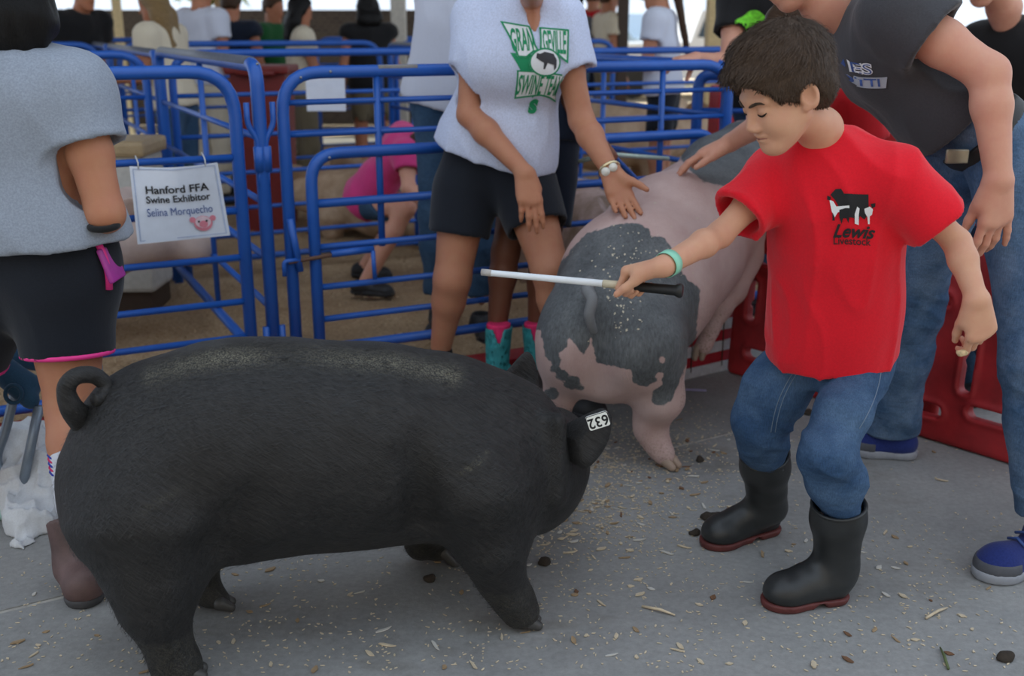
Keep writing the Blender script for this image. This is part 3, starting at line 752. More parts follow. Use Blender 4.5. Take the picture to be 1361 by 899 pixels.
    leaf('ear', [P(655, 512, 2.40), P(676, 490, 2.42), P(698, 468, 2.44), P(710, 478, 2.44), P(716, 510, 2.43), P(712, 535, 2.40), P(690, 540, 2.38)], P(690, 510, 2.42), .007, MT['pig_black'], r, .012)
    ey = plain('dark_pig_eye', (.02, .012, .008), .15); m0, m1 = C(730, 600, 2.42, 1)[0], C(752, 590, 2.60, 1)[0]; hd = nrm(m1-m0); sd_ = nrm(np.cross(hd, V3(0, 0, 1))); uu = np.cross(sd_, hd)
    for k in (-1, 1): solid('eye', ball(mix(m0, m1, .38)+sd_*k*.058+uu*.054, .011), .004, ey, r)
    sn = C(758, 589, 2.66, 1)[0]; solid('snout_disc', cut(cone(sn+hd*.030, sn+hd*.046, .047, .047, hd, .35), sn+hd*.058, hd, .004), .005, plain('dark_snout', (.035, .030, .030), .45), r)
    for k in (-1, 1): solid('nostril', ell(sn+hd*.052+sd_*k*.017, (.009, .009, .012)), .003, MT['tyre'], r)
    # ear tag, hanging upside down
    R = nrm(P(811, 557, 2.095)-P(779, 567, 2.095)); Up = nrm(P(779, 551, 2.085)-P(784, 573, 2.085)); N = nrm(np.cross(R, Up)); Up = np.cross(N, R)
    c = P(795, 560, 2.082); w_, h_ = .0485, .0345
    def rr(w, h, rad, n=4):
        o = []
        for cx, cy, a0 in ((w/2-rad, h/2-rad, 0), (-w/2+rad, h/2-rad, 90), (-w/2+rad, -h/2+rad, 180), (w/2-rad, -h/2+rad, 270)):
            for k in range(n+1): a = math.radians(a0+90*k/n); o.append((cx+rad*math.cos(a), cy+rad*math.sin(a)))
        return o
    n = len(rr(w_, h_, .006)); o = rr(w_, h_, .006)
    vv = [c+R*x+Up*y-N*.0015 for x, y in o]+[c+R*x+Up*y+N*.0015 for x, y in o]
    ff_ = [tuple(range(n-1, -1, -1)), tuple(range(n, 2*n))]+[(i, (i+1) % n, n+(i+1) % n, n+i) for i in range(n)]
    tg = mesh('ear_tag', vv, ff_, MT['tag_white'], r, smooth=False)
    bo, bf = border2(rr(w_, h_, .006), .0016)
    mesh('tag_border', [c+R*x+Up*y+N*.0019 for x, y in bo], bf, MT['ink_black'], tg, smooth=False)
    tv, tf = text_vf('632', .032, bold=.0006, spacing=1.02)
    mesh('tag_number', [c-R*(x[0]*.92)-Up*(x[1]*1.0)+N*.0021 for x in tv], tf, MT['ink_black'], tg, smooth=False)
    return r
black_pig()

def spotted_pig():
    r = empty('pig', G(880, 612), 'pink show pig with big grey spots on its rump, pushing away from the camera', 'pig')
    nX = nrm(V3(.9, -.45, 0))
    body = chain([C(812, 442, 3.06, 96), C(848, 378, 3.28, 97), C(893, 327, 3.52, 91), C(932, 296, 3.74, 80), C(955, 262, 3.9, 62)], .08)
    hams = U(.035, ball(*C(766, 462, 2.99, 54)), ball(*C(853, 455, 2.95, 60)))
    lr = chain([C(868, 495, 2.96, 42), C(875, 528, 2.97, 33), C(866, 556, 3.0, 23), C(864, 572, 3.0, 20), C(873, 590, 2.985, 16), C(882, 604, 2.97, 16)], .03)
    ll = chain([C(752, 488, 3.03, 38), C(745, 522, 3.06, 22), C(741, 548, 3.07, 16), C(748, 575, 3.06, 14), C(755, 590, 3.04, 14)], .03)
    fr = chain([C(980, 340, 3.66, 36), C(971, 383, 3.58, 22), C(957, 410, 3.53, 16), C(944, 438, 3.50, 12), C(935, 460, 3.48, 11.5)], .02)
    ffar = chain([C(900, 330, 3.85, 40), C(890, 380, 4.0, 26), C(885, 420, 4.02, 18), C(880, 470, 4.0, 14)], .03)
    head = U(.05, cone(C(965, 235, 4.0, 1)[0], C(990, 205, 4.12, 1)[0], .17, .13), cone(C(990, 205, 4.12, 1)[0], C(1012, 190, 4.3, 1)[0], .11, .06))
    al = U(.10, body, head); al = U(.05, al, hams); al = U(.04, al, lr, ll); al = U(.022, al, fr, ffar)
    cleft = cone(P(787, 430, 2.83), P(793, 520, 2.86), .022, .03)
    al = sub(al, cleft, .07)
    al = disp(al, lambda p: .006*vnoise(p*6))
    b = solid('body', al, .010, MT['pig_spot'], r)
    v = verts(b); x, y = to_px(v)
    main = [(700, 436), (719, 440), (724, 474), (742, 489), (747, 480), (741, 471), (755, 459), (755, 447), (768, 461), (775, 471), (782, 460), (786, 446), (790, 466), (793, 482), (814, 487), (839, 492), (842, 510), (860, 515), (880, 502), (880, 512), (868, 520), (865, 537), (880, 540), (893, 533), (903, 507), (925, 456), (930, 385), (908, 366), (898, 345), (893, 328), (880, 315), (865, 314), (862, 303), (845, 296), (819, 298), (780, 310), (735, 360), (700, 400)]
    neck = [(900, 200), (912, 222), (935, 241), (962, 248), (1000, 233), (1030, 215), (1030, 150), (940, 170)]
    m = np.maximum(polydist(x, y, main), polydist(x, y, neck))
    for cx, cy, rr in ((747, 499, 9), (760, 509, 11), (771, 515, 5), (733, 524, 10), (738, 490, 7)): m = np.maximum(m, rr-np.hypot(x-cx, (y-cy)*1.2))
    for cx, cy, rr in ((881, 479, 4), (877, 500, 5)): m = np.minimum(m, np.hypot(x-cx, y-cy)-rr)
    set_attr(b, 'spot', np.clip(m, -30, 30))
    dirt = np.clip((.16-v[:, 2])/.10, 0, 1)*.55+.8*((x > 905) & (y > 385))*np.clip((y-385)/60, 0, 1)
    set_attr(b, 'dust', np.clip(dirt, 0, 1))
    tl = spline([P(784, 376, 2.90), P(781, 386, 2.85), P(787, 400, 2.82), P(783, 418, 2.81), P(786, 432, 2.815), P(789, 442, 2.825)], 5)
    tube('tail', tl, np.linspace(.021, .011, len(tl)), plain('grey_tail_hide', (.17, .175, .18), .6), r, 12)
    hoof_pair(np.append(P(889, 612, 2.96)[:2], 0), (.6, -.6), .028, MT['hoof_tan'], r)
    hoof_pair(np.append(P(757, 594, 3.03)[:2], 0), (.4, -.6), .025, MT['hoof_tan'], r)
    t = P(931, 466, 3.47)
    for k in (-1, 1): solid('hoof', cone(t+V3(k*.011, 0, .01), t+V3(k*.012-.008, -.01, -.025), .014, .010), .004, MT['hoof_tan'], r)
    for k, (a, c2, d2, e2) in enumerate((((955, 200), (972, 178), (988, 172), (975, 200)), ((1000, 205), (1022, 190), (1036, 200), (1016, 220)))):
        leaf('ear', [P(*a, 4.05), P(*c2, 4.06), P(*d2, 4.08), P(*e2, 4.06)], P((a[0]+d2[0])/2, (a[1]+d2[1])/2, 4.05), .006, MT['pig_dirty'], r, .01)
    # wood shavings stuck on the back
    bv = BVHTree.FromPolygons([tuple(q) for q in v], [tuple(p.vertices) for p in b.data.polygons]); parts = []
    for _ in range(150):
        if random.random() < .55: px, py = random.gauss(828, 16), random.gauss(385, 30)
        else: px, py = random.gauss(845, 40), random.gauss(340, 40)
        d = ray(px, py); h_, nn, i_, ds = bv.ray_cast(Vector(CO), Vector(nrm(d)), 9)
        if h_ is None: continue
        h_ = np.array(h_); nn = np.array(nn)
        a_ = nrm(np.cross(nn, rng.normal(size=3))); b_ = np.cross(nn, a_); s_ = random.uniform(.002, .0055)
        parts.append((np.array([h_+nn*.002+a_*s_, h_+nn*.003+b_*s_*.6, h_+nn*.002-a_*s_, h_+nn*.001-b_*s_*.6]), [(0, 1, 2, 3)]))
    vv, ff = merge(parts); o = mesh('stuck_shavings', vv, ff, plain('pale_shavings', (.58, .52, .40), .8), r, smooth=False); o['kind'] = 'stuff'
spotted_pig()

def bg_pig(px, py, Y, yaw, sc_, mat, label, group='pigs resting in the pens', lying=False, h=.016):
    b = P(px, py, Y); b[2] = 0
    r = empty('pig', b, label, 'pig', group)
    c, s = math.cos(yaw), math.sin(yaw); R = np.array([[c, -s, 0], [s, c, 0], [0, 0, 1]])
    dz = -.22 if lying else 0
    q = lambda x, y, z: b+R@(V3(x, y, max(z+dz, .05))*sc_)
    cn = lambda a, b_, ra, rb: cone(q(*a), q(*b_), ra*sc_, rb*sc_)
    ps = [cn((-.42, 0, .46), (0, 0, .46), .19, .205), cn((0, 0, .46), (.36, 0, .45), .205, .175), cn((.36, 0, .45), (.58, 0, .48), .15, .125), cn((.58, 0, .48), (.80, 0, .40), .11, .06), cn((.80, 0, .40), (.84, 0, .39), .058, .058)]
    for y in (-.12, .12):
        ps += [cn((-.42, y, .38), (-.44, y, .22), .12, .055), cn((-.44, y, .22), (-.40, y, .04), .05, .036), cn((.30, y, .36), (.30, y, .20), .09, .05), cn((.30, y, .20), (.31, y, .04), .045, .036)]
    solid('body', disp(U(.07*sc_, *ps), lambda p: .006*vnoise(p*6)), h*sc_, mat, r)
    for y in (-1, 1):
        leaf('ear', [q(.50, y*.06, .58), q(.52, y*.13, .66), q(.60, y*.19, .66), q(.66, y*.16, .58), q(.60, y*.08, .56)], q(.58, y*.13, .61), .006, mat, r, .01)
    tl = spline([q(-.58, 0, .55), q(-.66, .02, .56), q(-.68, .05, .60), q(-.64, .04, .63)], 4)
    tube('tail', tl, np.linspace(.022, .01, len(tl)), mat, r, 8)
    return r
bg_pig(764, 300, 5.02, -1.15, .86, MT['pig_dirty'], 'dirty pink pig inside the pen right behind the swine team woman')
bg_pig(505, 200, 6.5, 2.6, 1.0, MT['pig_cream'], 'cream pig lying in the pen behind the pink shirted child', lying=True)
bg_pig(560, 170, 7.4, 2.9, .95, MT['pig_cream'], 'cream pig lying further back beside the cream square post', lying=True)
bg_pig(800, 190, 7.7, .2, 1.15, MT['pig_cream'], 'cream pig standing in the pen left of the ponytailed girl')
bg_pig(-31, 200, 4.04, .46, .95, MT['pig_pinkbg'], 'pale pink pig in the pen behind the left gate')
# ------------------------------------------------------------------ people: heads, hands, figures
def frame(F_, U_):
    F_ = nrm(F_); U_ = nrm(np.asarray(U_)-F_*np.dot(U_, F_)); return F_, np.cross(U_, F_), U_     # forward, left, up
def head_sdf(c, F_, U_, s, detail=True):
    f, l, u = frame(F_, U_); R = np.array([f, l, u])
    q = lambda x, y, z: np.asarray(c)+(f*x+l*y+u*z)*s
    e = lambda p, r, R_=None: ell(q(*p), np.array(r)*s, R if R_ is None else R_)
    k = s
    cr = e((-.012, 0, .038), (.094, .073, .080)); fa = e((.026, 0, -.030), (.060, .056, .084))
    jw = [cone(q(-.004, y*.046, -.048), q(.056, y*.016, -.093), .021*k, .019*k) for y in (-1, 1)]
    ch = e((.064, 0, -.097), (.020, .022, .017))
    h = U(.035*k, cr, fa, *jw); h = U(.02*k, h, ch)
    if detail:
        ck = [e((.052, y*.034, -.036), (.030, .026, .030)) for y in (-1, 1)]
        br = [cone(q(.081, y*.010, .020), q(.068, y*.046, .020), .010*k, .010*k) for y in (-1, 1)]
        h = U(.025*k, h, *ck); h = U(.018*k, h, *br)
        for y in (-1, 1): h = sub(h, e((.094, y*.032, -.002), (.014, .019, .011)), .012*k)
        lid = [e((.071, y*.032, -.003), (.0145, .0165, .0125)) for y in (-1, 1)]
        h = U(.004*k, h, *lid)
        ns = U(.010*k, cone(q(.082, 0, .004), q(.101, 0, -.034), .008*k, .0100*k), *[e((.094, y*.011, -.040), (.010, .0085, .008)) for y in (-1, 1)])
        h = U(.014*k, h, ns)
        lp = U(.003*k, e((.080, 0, -.0605), (.014, .024, .0065)), e((.078, 0, -.0725), (.014, .021, .0075)))
        h = U(.008*k, h, lp)
        for y in (-1, 1): h = sub(h, e((.0935, y*.006, -.047), (.004, .003, .003)), .002*k)
    else:
        h = U(.012*k, h, cone(q(.084, 0, .0), q(.104, 0, -.036), .008*k, .0105*k))
    for y in (-1, 1):
        ax = nrm(f*.95-l*y*.32); bx = u; cx = np.cross(ax, bx); Re = np.array([ax, bx, cx])
        er = e((-.016, y*.079, -.006), (.023, .034, .009), Re)
        if detail:
            er = sub(er, e((-.013, y*.0865, -.002), (.014, .023, .0105), Re), .003*k)
            er = U(.003*k, er, e((-.004, y*.074, -.030), (.010, .011, .007), Re), cone(q(.002, y*.076, -.010), q(.0, y*.077, -.002), .005*k, .004*k))
        h = U(.006*k, h, er)
    return h, q
def hand_sdf(w, D, N, T, s=1.0, curl=(20, 25, 28, 30), spread=3, thumb=(25, 20, 15), tgap=30, side=0):
    """w wrist, D towards the fingers, N out of the palm, T towards the thumb"""
    D = nrm(D); N = nrm(np.asarray(N)-D*np.dot(N, D)); T = np.cross(N, D)*np.sign(np.dot(np.cross(N, D), T))
    q = lambda d, t, n: np.asarray(w)+(D*d+T*t+N*n)*s
    kx = [(.094, .030), (.099, .010), (.094, -.010), (.085, -.029)]
    ln = [(.040, .025, .020), (.044, .028, .021), (.041, .026, .021), (.031, .020, .018)]
    palm = U(.022*s, *[cone(q(0, t*.55, 0), q(d-.006, t, .0), .0165*s, .0125*s, N, .95) for d, t in kx])
    palm = U(.015*s, palm, cone(q(.012, .018, .008), q(.050, .034, .012), .016*s, .015*s), cone(q(.015, -.018, .008), q(.06, -.026, .008), .014*s, .012*s))
    fs = []
    for i, (d, t) in enumerate(kx):
        p = q(d-.010, t, 0); a = 0.0; sp = math.radians(spread*(1.5-i)); ps = [(p, .0108*s*(1 if i < 3 else .88))]
        c = curl[i] if not isinstance(curl, (int, float)) else curl
        cs = c if isinstance(c, tuple) else (c, c*1.15, c*.7)
        for j in range(3):
            a += math.radians(cs[j]); L = (ln[i][j]+(.010 if j == 0 else 0))*s
            p = p+(D*math.cos(a)*math.cos(sp)+T*math.sin(sp)*math.cos(a)+N*math.sin(a))*L
            ps.append((p, (.0098, .0088, .0072)[j]*s*(1 if i < 3 else .88)))
        fs.append(chain(ps, .004*s))
    # thumb
    p = q(.026, .024, .010); ps = [(p, .0145*s)]; a = math.radians(tgap); b = math.radians(thumb[0])
    for j, L in enumerate((.038, .032, .026)):
        if j: a -= math.radians(thumb[1 if j == 1 else 2]); 
        p = p+(D*math.cos(a)*math.cos(b)+T*math.sin(a)*math.cos(b)+N*math.sin(b))*L*s; ps.append((p, (.0125, .0108, .0085)[j]*s))
    th = chain(ps, .005*s)
    h = U(.007*s, palm, U(0, *fs)); return U(.012*s, h, th)

DEF = dict(hip=.095, waist=.115, chest=.105, sh=.058, uarm=.046, elb=.040, farm=.042, wr=.027, thigh=.080, knee=.056, calf=.056, ank=.040, neck=.056, hipoff=.06, flat=.88)
def torso_parts(J, r, e, s, front):
    up = nrm(J['chest']-J['pelvis']); S_ = nrm(J['shL']-J['shR'])
    fl = r['flat']
    ps = [cone(J['pelvis']+S_*r['hipoff']*s, J['pelvis']-S_*r['hipoff']*s, r['hip']*s+e, r['hip']*s+e, front, fl),
          cone(mix(J['pelvis'], J['chest'], .45)+S_*.035*s, mix(J['pelvis'], J['chest'], .45)-S_*.035*s, r['waist']*s+e, r['waist']*s+e, front, fl),
          cone(J['chest']+S_*.055*s, J['chest']-S_*.055*s, r['chest']*s+e, r['chest']*s+e, front, fl)]
    shm = (J['shL']+J['shR'])/2
    ps += [cone(mix(shm, J['shL'], .0), J[k], r['sh']*s*1.05+e, r['sh']*s+e) for k in ('shL', 'shR')]
    if 'bust' in r:
        ps += [ball(J['chest']+front*.085*s+S_*y*.07*s, r['bust']*s+e) for y in (-1, 1)]
    return ps
def figure(root, J, o):
    """one figure from world joints: body, clothing, hair as children of root"""
    s = o.get('s', 1.0); r = dict(DEF); r.update(o.get('r', {})); h = o.get('h', .009)
    for k in J: 
        if isinstance(J[k], (tuple, list)): J[k] = P(*J[k])
    S_ = nrm(J['shL']-J['shR']); up = nrm(J['chest']-J['pelvis']); front = nrm(np.cross(S_, up)); front = o.get('front', front)
    sk = o['skin']; hd, q = head_sdf(J['head'], o['F'], o['U'], o.get('hs', s), o.get('face', False))
    neck = cone(J['neck'], q(-.022, 0, -.055), r['neck']*s, r['neck']*s*.98)
    arms, hands = [], []
    for k in 'LR':
        a = chain([(J['sh'+k], r['uarm']*s*1.1), (mix(J['sh'+k], J['el'+k], .5), r['uarm']*s), (J['el'+k], r['elb']*s), (mix(J['el'+k], J['wr'+k], .3), r['farm']*s), (J['wr'+k], r['wr']*s)], .02*s)
        hp = o.get('hand'+k, {})
        D = hp.get('D', J['wr'+k]-J['el'+k]); N = hp.get('N', -S_ if k == 'L' else S_); T = hp.get('T', front)
        hn = hand_sdf(J['wr'+k]+nrm(D)*.005*s, D, N, T, o.get('hand_s', s)*1.0, **{x: y for x, y in hp.items() if x not in 'DNT'})
        arms.append((a, hn))
    legs = {k: chain([(J['hip'+k], r['thigh']*s), (J['kn'+k], r['knee']*s), (mix(J['kn'+k], J['an'+k], .3), r['calf']*s), (J['an'+k], r['ank']*s)], .03*s) for k in 'LR' if 'hip'+k in J}
    tor = U(.09*s, *torso_parts(J, r, 0, s, front))
    lo_ = [tor]+list(legs.values())
    core = U(.04*s, *lo_); core = U(.03*s, core, U(.02*s, arms[0][0]), arms[1][0]); core = U(.03*s, core, neck)
    hr = o.get('hh', h*.6)
    pieces = [(grow(core, -.004), h*1.7)]
    hd_n = U(.02*s, hd, neck)
    pieces.append((U(.03*s, hd_n, cone(J['neck'], J['neck']-up*.05*s, r['neck']*s*1.1, .05*s)), o.get('hhead', h*.8)))
    for a, hn in arms: pieces.append((U(.014*s, a, hn), hr))
    if o.get('bare'):
        for k in legs: pieces.append((legs[k], h))
    body = solid('body', pieces, h, sk, root)
    out = {'body': body, 'q': q}
    # ---- shirt
    sh = o.get('shirt')
    if sh:
        e = sh.get('loose', .018); sl = sh.get('sleeve', .55)
        tp = sh['torso'] if 'torso' in sh else torso_parts(J, r, e, s, front)
        hem = J['pelvis']-up*sh.get('hem', .06)*s
        S2 = S_*(r['hipoff']+sh.get('flare', 0))*s
        if 'torso' not in sh: tp.append(cone(hem+S2, hem-S2, r['hip']*s+e+sh.get('hem_e', .004), r['hip']*s+e+sh.get('hem_e', .004), front, r['flat']))
        t = U(.09*s, *tp); sle = []; amp_ = sh.get('fold', .005)*.4
        for k in 'LR':
            d = J['el'+k]-J['sh'+k]; b = J['sh'+k]+d*sl; rr = r['uarm']*s+e
            c_ = cut(cone(J['sh'+k], b+nrm(d)*.05, rr*1.12, rr*sh.get('sl_w', 1.15)), b, d, .004)
            wl = max(.007, 1.35*sh.get('h', h))+amp_; bore = cone(b-nrm(d)*.02, b+nrm(d)*.08, rr*min(1.12, sh.get('sl_w', 1.15))-wl, rr*sh.get('sl_w', 1.15)-wl)
            sle.append((c_, bore))
        hc = hem; t = cut(t, hc, sh.get('hem_n', -up), .006)
        for c_, bore in sle: t = U(.035*s, t, c_)
        nb = J['neck']; nd = nrm(q(-.022, 0, -.055)-nb)
        t = sub(t, cone(nb+nd*sh.get('neck_in', .012)*s, nb+nd*.25*s, (r['neck']+.010)*s, (r['neck']+.10)*s), .006)
        if 'extra' in sh: t = sh['extra'](t)
        amp = sh.get('fold', .005)
        ax = up
        def fo(p, amp=amp):
            w = p@np.array([2.0, 2.0, 1.1]); return amp*(1.1*(1-np.abs(vnoise(p*V3(7, 7, 3.4)+p[:, :1]*V3(0, 0, 4)+3.1)))**4-.3+.35*vnoise(p*V3(12, 12, 5)))+amp*.6*(1-np.abs(vnoise(p*V3(15, 15, 6)+p[:, :1]*V3(0, 0, 8)+9.3)))**4
        t = disp(t, fo)
        for c_, bore in sle: t = sub(t, bore, .003)
        out['shirt'] = solid('shirt', t, sh.get('h', h), sh['mat'], root)
    pt = o.get('pants')
    if pt:
        e = pt.get('loose', .012); L = pt.get('len', 1.0); ps = []
        pel = cone(J['pelvis']+S_*r['hipoff']*s, J['pelvis']-S_*r['hipoff']*s, r['hip']*s+e*.6, r['hip']*s+e*.6, front, r['flat'])
        w = mix(J['pelvis'], J['chest'], .28); wa = cone(w+S_*.045*s, w-S_*.045*s, r['waist']*s+e*.4, r['waist']*s+e*.4, front, r['flat'])
        for k in 'LR':
            if 'hip'+k not in J: continue
            if L <= .5:
                b = mix(J['hip'+k], J['kn'+k], L*2); d = J['kn'+k]-J['hip'+k]; rr = mix(r['thigh'], r['knee'], L*2)*s+e
                g = cut(cone(J['hip'+k], b+nrm(d)*.06, r['thigh']*s+e, rr*pt.get('flare', 1.1)), b, d, .004)
                g = sub(g, cone(b-nrm(d)*.03, b+nrm(d)*.1, rr*pt.get('flare', 1.1)-.009, rr*pt.get('flare', 1.1)-.007), .003)
            else:
                an = mix(J['kn'+k], J['an'+k], (L-.5)*2)
                g = cut(chain([(J['hip'+k], r['thigh']*s+e), (J['kn'+k], r['knee']*s+e), (mix(J['kn'+k], an, .4), r['calf']*s+e*pt.get('calf', 1.1)), (an+nrm(an-J['kn'+k])*.03, r['ank']*s+e*pt.get('cuff', 1.4))], .04*s), an, an-J['kn'+k], .004)
            ps.append(g)
        t = U(.05*s, pel, wa, *ps); t = cut(t, mix(J['pelvis'], J['chest'], pt.get('top', .33)), up, .004)
        kn = [J['kn'+k].astype(np.float32) for k in 'LR' if 'kn'+k in J]; amp = pt.get('fold', .005); an_ = [J['an'+k].astype(np.float32) for k in 'LR' if 'an'+k in J]
        def fo(p):
            d = amp*.6*vnoise(p*V3(13, 13, 6))
            w = 0
            for c_ in kn+(an_ if L > .5 else []): w = np.maximum(w, np.exp(-((p-c_)**2).sum(1)/(.12*s)**2))
            return d+amp*.9*(1-np.abs(vnoise(p*V3(8, 8, 3.5)+5.2)))**4+amp*2.0*w*(1-np.abs(vnoise(p*V3(7, 7, 20)+p[:, :1]*V3(0, 0, 9)+7.7)))**3
        out['pants'] = solid(pt.get('name', 'trousers'), disp(t, fo), pt.get('h', h), pt['mat'], root)
    shoe = o.get('shoe')
    if shoe:
        for k in 'LR':
            if 'toe'+k not in J or k in o.get('skip_shoe', ''): continue
            make_shoe(root, J['an'+k], J['toe'+k], s, **shoe)
    hairf = o.get('hair')
    if hairf: out['hair'] = solid('hair', hairf(q, o.get('hs', s), o), o.get('hhair', h*.8), o['hair_mat'], root)
    return out
def make_shoe(root, an, toe, s, mat, sole, collar=.0, kind='sneaker', h=.006, lace=None, sole_h=.028, toe_mat=None):
    d = nrm(V3(toe[0]-an[0], toe[1]-an[1], 0)); g = V3(an[0], an[1], 0) if 'ground' not in () else 0
    zt = toe[2]; heel = V3(an[0], an[1], zt)-d*.045*s; ball_ = V3(toe[0], toe[1], zt)-d*.055*s; l = V3(-d[1], d[0], 0)
    up_ = U(.04*s, cone(heel+V3(0, 0, .045*s), ball_+V3(0, 0, .035*s), .036*s, .040*s), cone(heel+V3(0, 0, .05*s)+d*.02*s, V3(an[0], an[1], zt+(.095+collar)*s), .038*s, .042*s), ell(ball_+V3(0, 0, .03*s)+d*.015*s, np.array([.055, .046, .036])*s, np.array([d, l, V3(0, 0, 1)])))
    up_ = cut(up_, (0, 0, zt+sole_h*.8), (0, 0, -1), .003); up_ = cut(up_, V3(0, 0, zt+(.10+collar)*s), (0, 0, 1), .003)
    up_ = sub(up_, cone(V3(an[0], an[1], zt+(.085+collar)*s), V3(an[0], an[1], zt+(.2+collar)*s), .031*s, .036*s), .004)
    so = U(.03*s, cone(heel+V3(0, 0, .02), ball_+V3(0, 0, .02), .041*s, .046*s), ell(ball_+V3(0, 0, .02)+d*.015*s, np.array([.060, .050, .05])*s, np.array([d, l, V3(0, 0, 1)])))
    so = cut(cut(so, (0, 0, zt+sole_h), (0, 0, 1), .004), (0, 0, zt), (0, 0, -1), .004)
    u = solid('shoe', up_, h, mat, root); solid('sole', so, h, sole, u)
    if toe_mat is not None:
        tp = cut(grow(up_, .0018), ball_-d*.012*s, -d, .003); solid('toe_cap', cut(tp, V3(0, 0, zt+.050*s), (0, 0, 1), .003), h, toe_mat, u)
    if lace is not None:
        for i in range(4):
            c0 = heel+d*(.105+.022*i)*s+V3(0, 0, (.098-.011*i)*s)
            tube('lace', [c0-l*.026*s-V3(0, 0, .012*s), c0, c0+l*.026*s-V3(0, 0, .012*s)], .0038*s, lace, u, 6)
    return u

def hair_short(back=-.045, front_z=.06, side=-.005, vol=.012):
    def fn(q, s, o):
        f, l, u = frame(o['F'], o['U']); R = np.array([f, l, u])
        h = ell(q(-.014, 0, .040), np.array([.097+vol, .076+vol, .083+vol])*s, R)
        h = U(.02*s, h, ell(q(-.055, 0, -.01), np.array([.045+vol, .062+vol*.6, .055])*s, R))
        h = cut(h, q(.045, 0, front_z), nrm(f*.9-u*.55), .01*s); h = cut(h, q(0, 0, back), -u, .01*s)
        ears = U(0, *[ell(q(.012, y*.08, -.03), np.array([.045, .03, .045])*s, R) for y in (-1, 1)])
        h = sub(h, ears, .01*s)
        return disp(h, lambda p: .004*s*vnoise(p*60)+.004*vnoise(p*25))
    return fn
def hair_long(length=.25, vol=.014, tail=False, cap=False):
    def fn(q, s, o):
        f, l, u = frame(o['F'], o['U']); R = np.array([f, l, u])
        h = ell(q(-.016, 0, .040), np.array([.098+vol, .078+vol, .085+vol])*s, R)
        h = cut(h, q(.050, 0, .05), nrm(f*.9-u*.45), .01*s)
        if tail: h = cut(h, q(0, 0, -.03), -u, .01*s); h = U(.02*s, h, chain([(q(-.10, 0, .02), .03*s), (q(-.14, 0, -.05), .034*s), (q(-.13, 0, -.05-length), .018*s)], .03*s))
        else: h = U(.03*s, h, *[chain([(q(-.04, y*.05, .0), .055*s), (q(-.06, y*.055, -.10), .055*s), (q(-.07, y*.05, -.08-length), .035*s)], .04*s) for y in (-1, 0, 1)])
        return disp(h, lambda p: .005*vnoise(p*V3(60, 60, 8)))
    return fn

SK_BOY = skin('boy_skin', lin(203, 158, 130)); SK_MAN = skin('man_skin', lin(205, 155, 132)); SK_TAN = skin('tanned_skin', lin(178, 122, 92)); SK_W = skin('woman_skin', lin(180, 128, 99)); SK_DK = skin('deep_skin', lin(120, 78, 58)); SK_BG = skin('background_skin', lin(165, 112, 84))
# ------------------------------------------------------------------ clothing materials
MT['red_tee'] = fabric('bright_red_cotton', (.74, .010, .024), .05, fold=.006)
MT['red_tee2'] = fabric('red_cotton', (.46, .008, .014), .05)
MT['heather'] = fabric('heather_grey_cotton', (.60, .66, .84), .04, .08)
MT['grey_tee'] = fabric('grey_blue_cotton', (.28, .32, .385), .05, .08)
MT['charcoal'] = fabric('charcoal_cotton', (.055, .055, .062), .08)
MT['black_tee'] = fabric('black_cotton', (.012, .012, .013), .1)
MT['white_tee'] = fabric('white_cotton', (.62, .65, .75), .03)
MT['cream_tee'] = fabric('cream_cotton', (.62, .55, .42), .04)
MT['pink_tee'] = fabric('hot_pink_cotton', (.62, .05, .21), .06)
MT['green_tee'] = fabric('green_cotton', (.012, .09, .025), .06)
MT['navy'] = fabric('navy_cotton', (.012, .018, .035), .1)
MT['black_short'] = fabric('black_short_fabric', (.012, .015, .022), .1)
MT['jean_boy'] = denim('mid_blue_denim', (.032, .072, .150), (.085, .150, .255))
MT['jean_man'] = denim('faded_blue_denim', (.050, .105, .20), (.15, .23, .35))
MT['jean_bg'] = denim('blue_denim', (.03, .07, .13), (.06, .11, .18))
MT['khaki'] = fabric('khaki_cloth', (.16, .13, .08), .1)
MT['rubber'] = plain('black_boot_rubber', (.022, .024, .025), .42, var=.35, scale=9, bump=.002)
MT['rubber_sole'] = plain('dull_red_boot_sole', (.11, .025, .022), .6, var=.3)
MT['shoe_blue'] = fabric('blue_shoe_mesh', (.018, .032, .16), .15); MT['shoe_sole'] = plain('pale_shoe_sole', (.30, .32, .36), .6)
MT['shoe_grey'] = plain('grey_shoe_toe', (.08, .085, .10), .7); MT['shoe_black'] = plain('black_shoe', (.012, .012, .014), .6)
MT['hair_boy'] = hairm('dark_brown_hair', (.072, .047, .032)); MT['hair_black'] = hairm('black_hair', (.006, .0055, .0055)); MT['hair_brown'] = hairm('brown_hair', (.055, .028, .014)); MT['hair_blond'] = hairm('blond_hair', (.22, .14, .06))

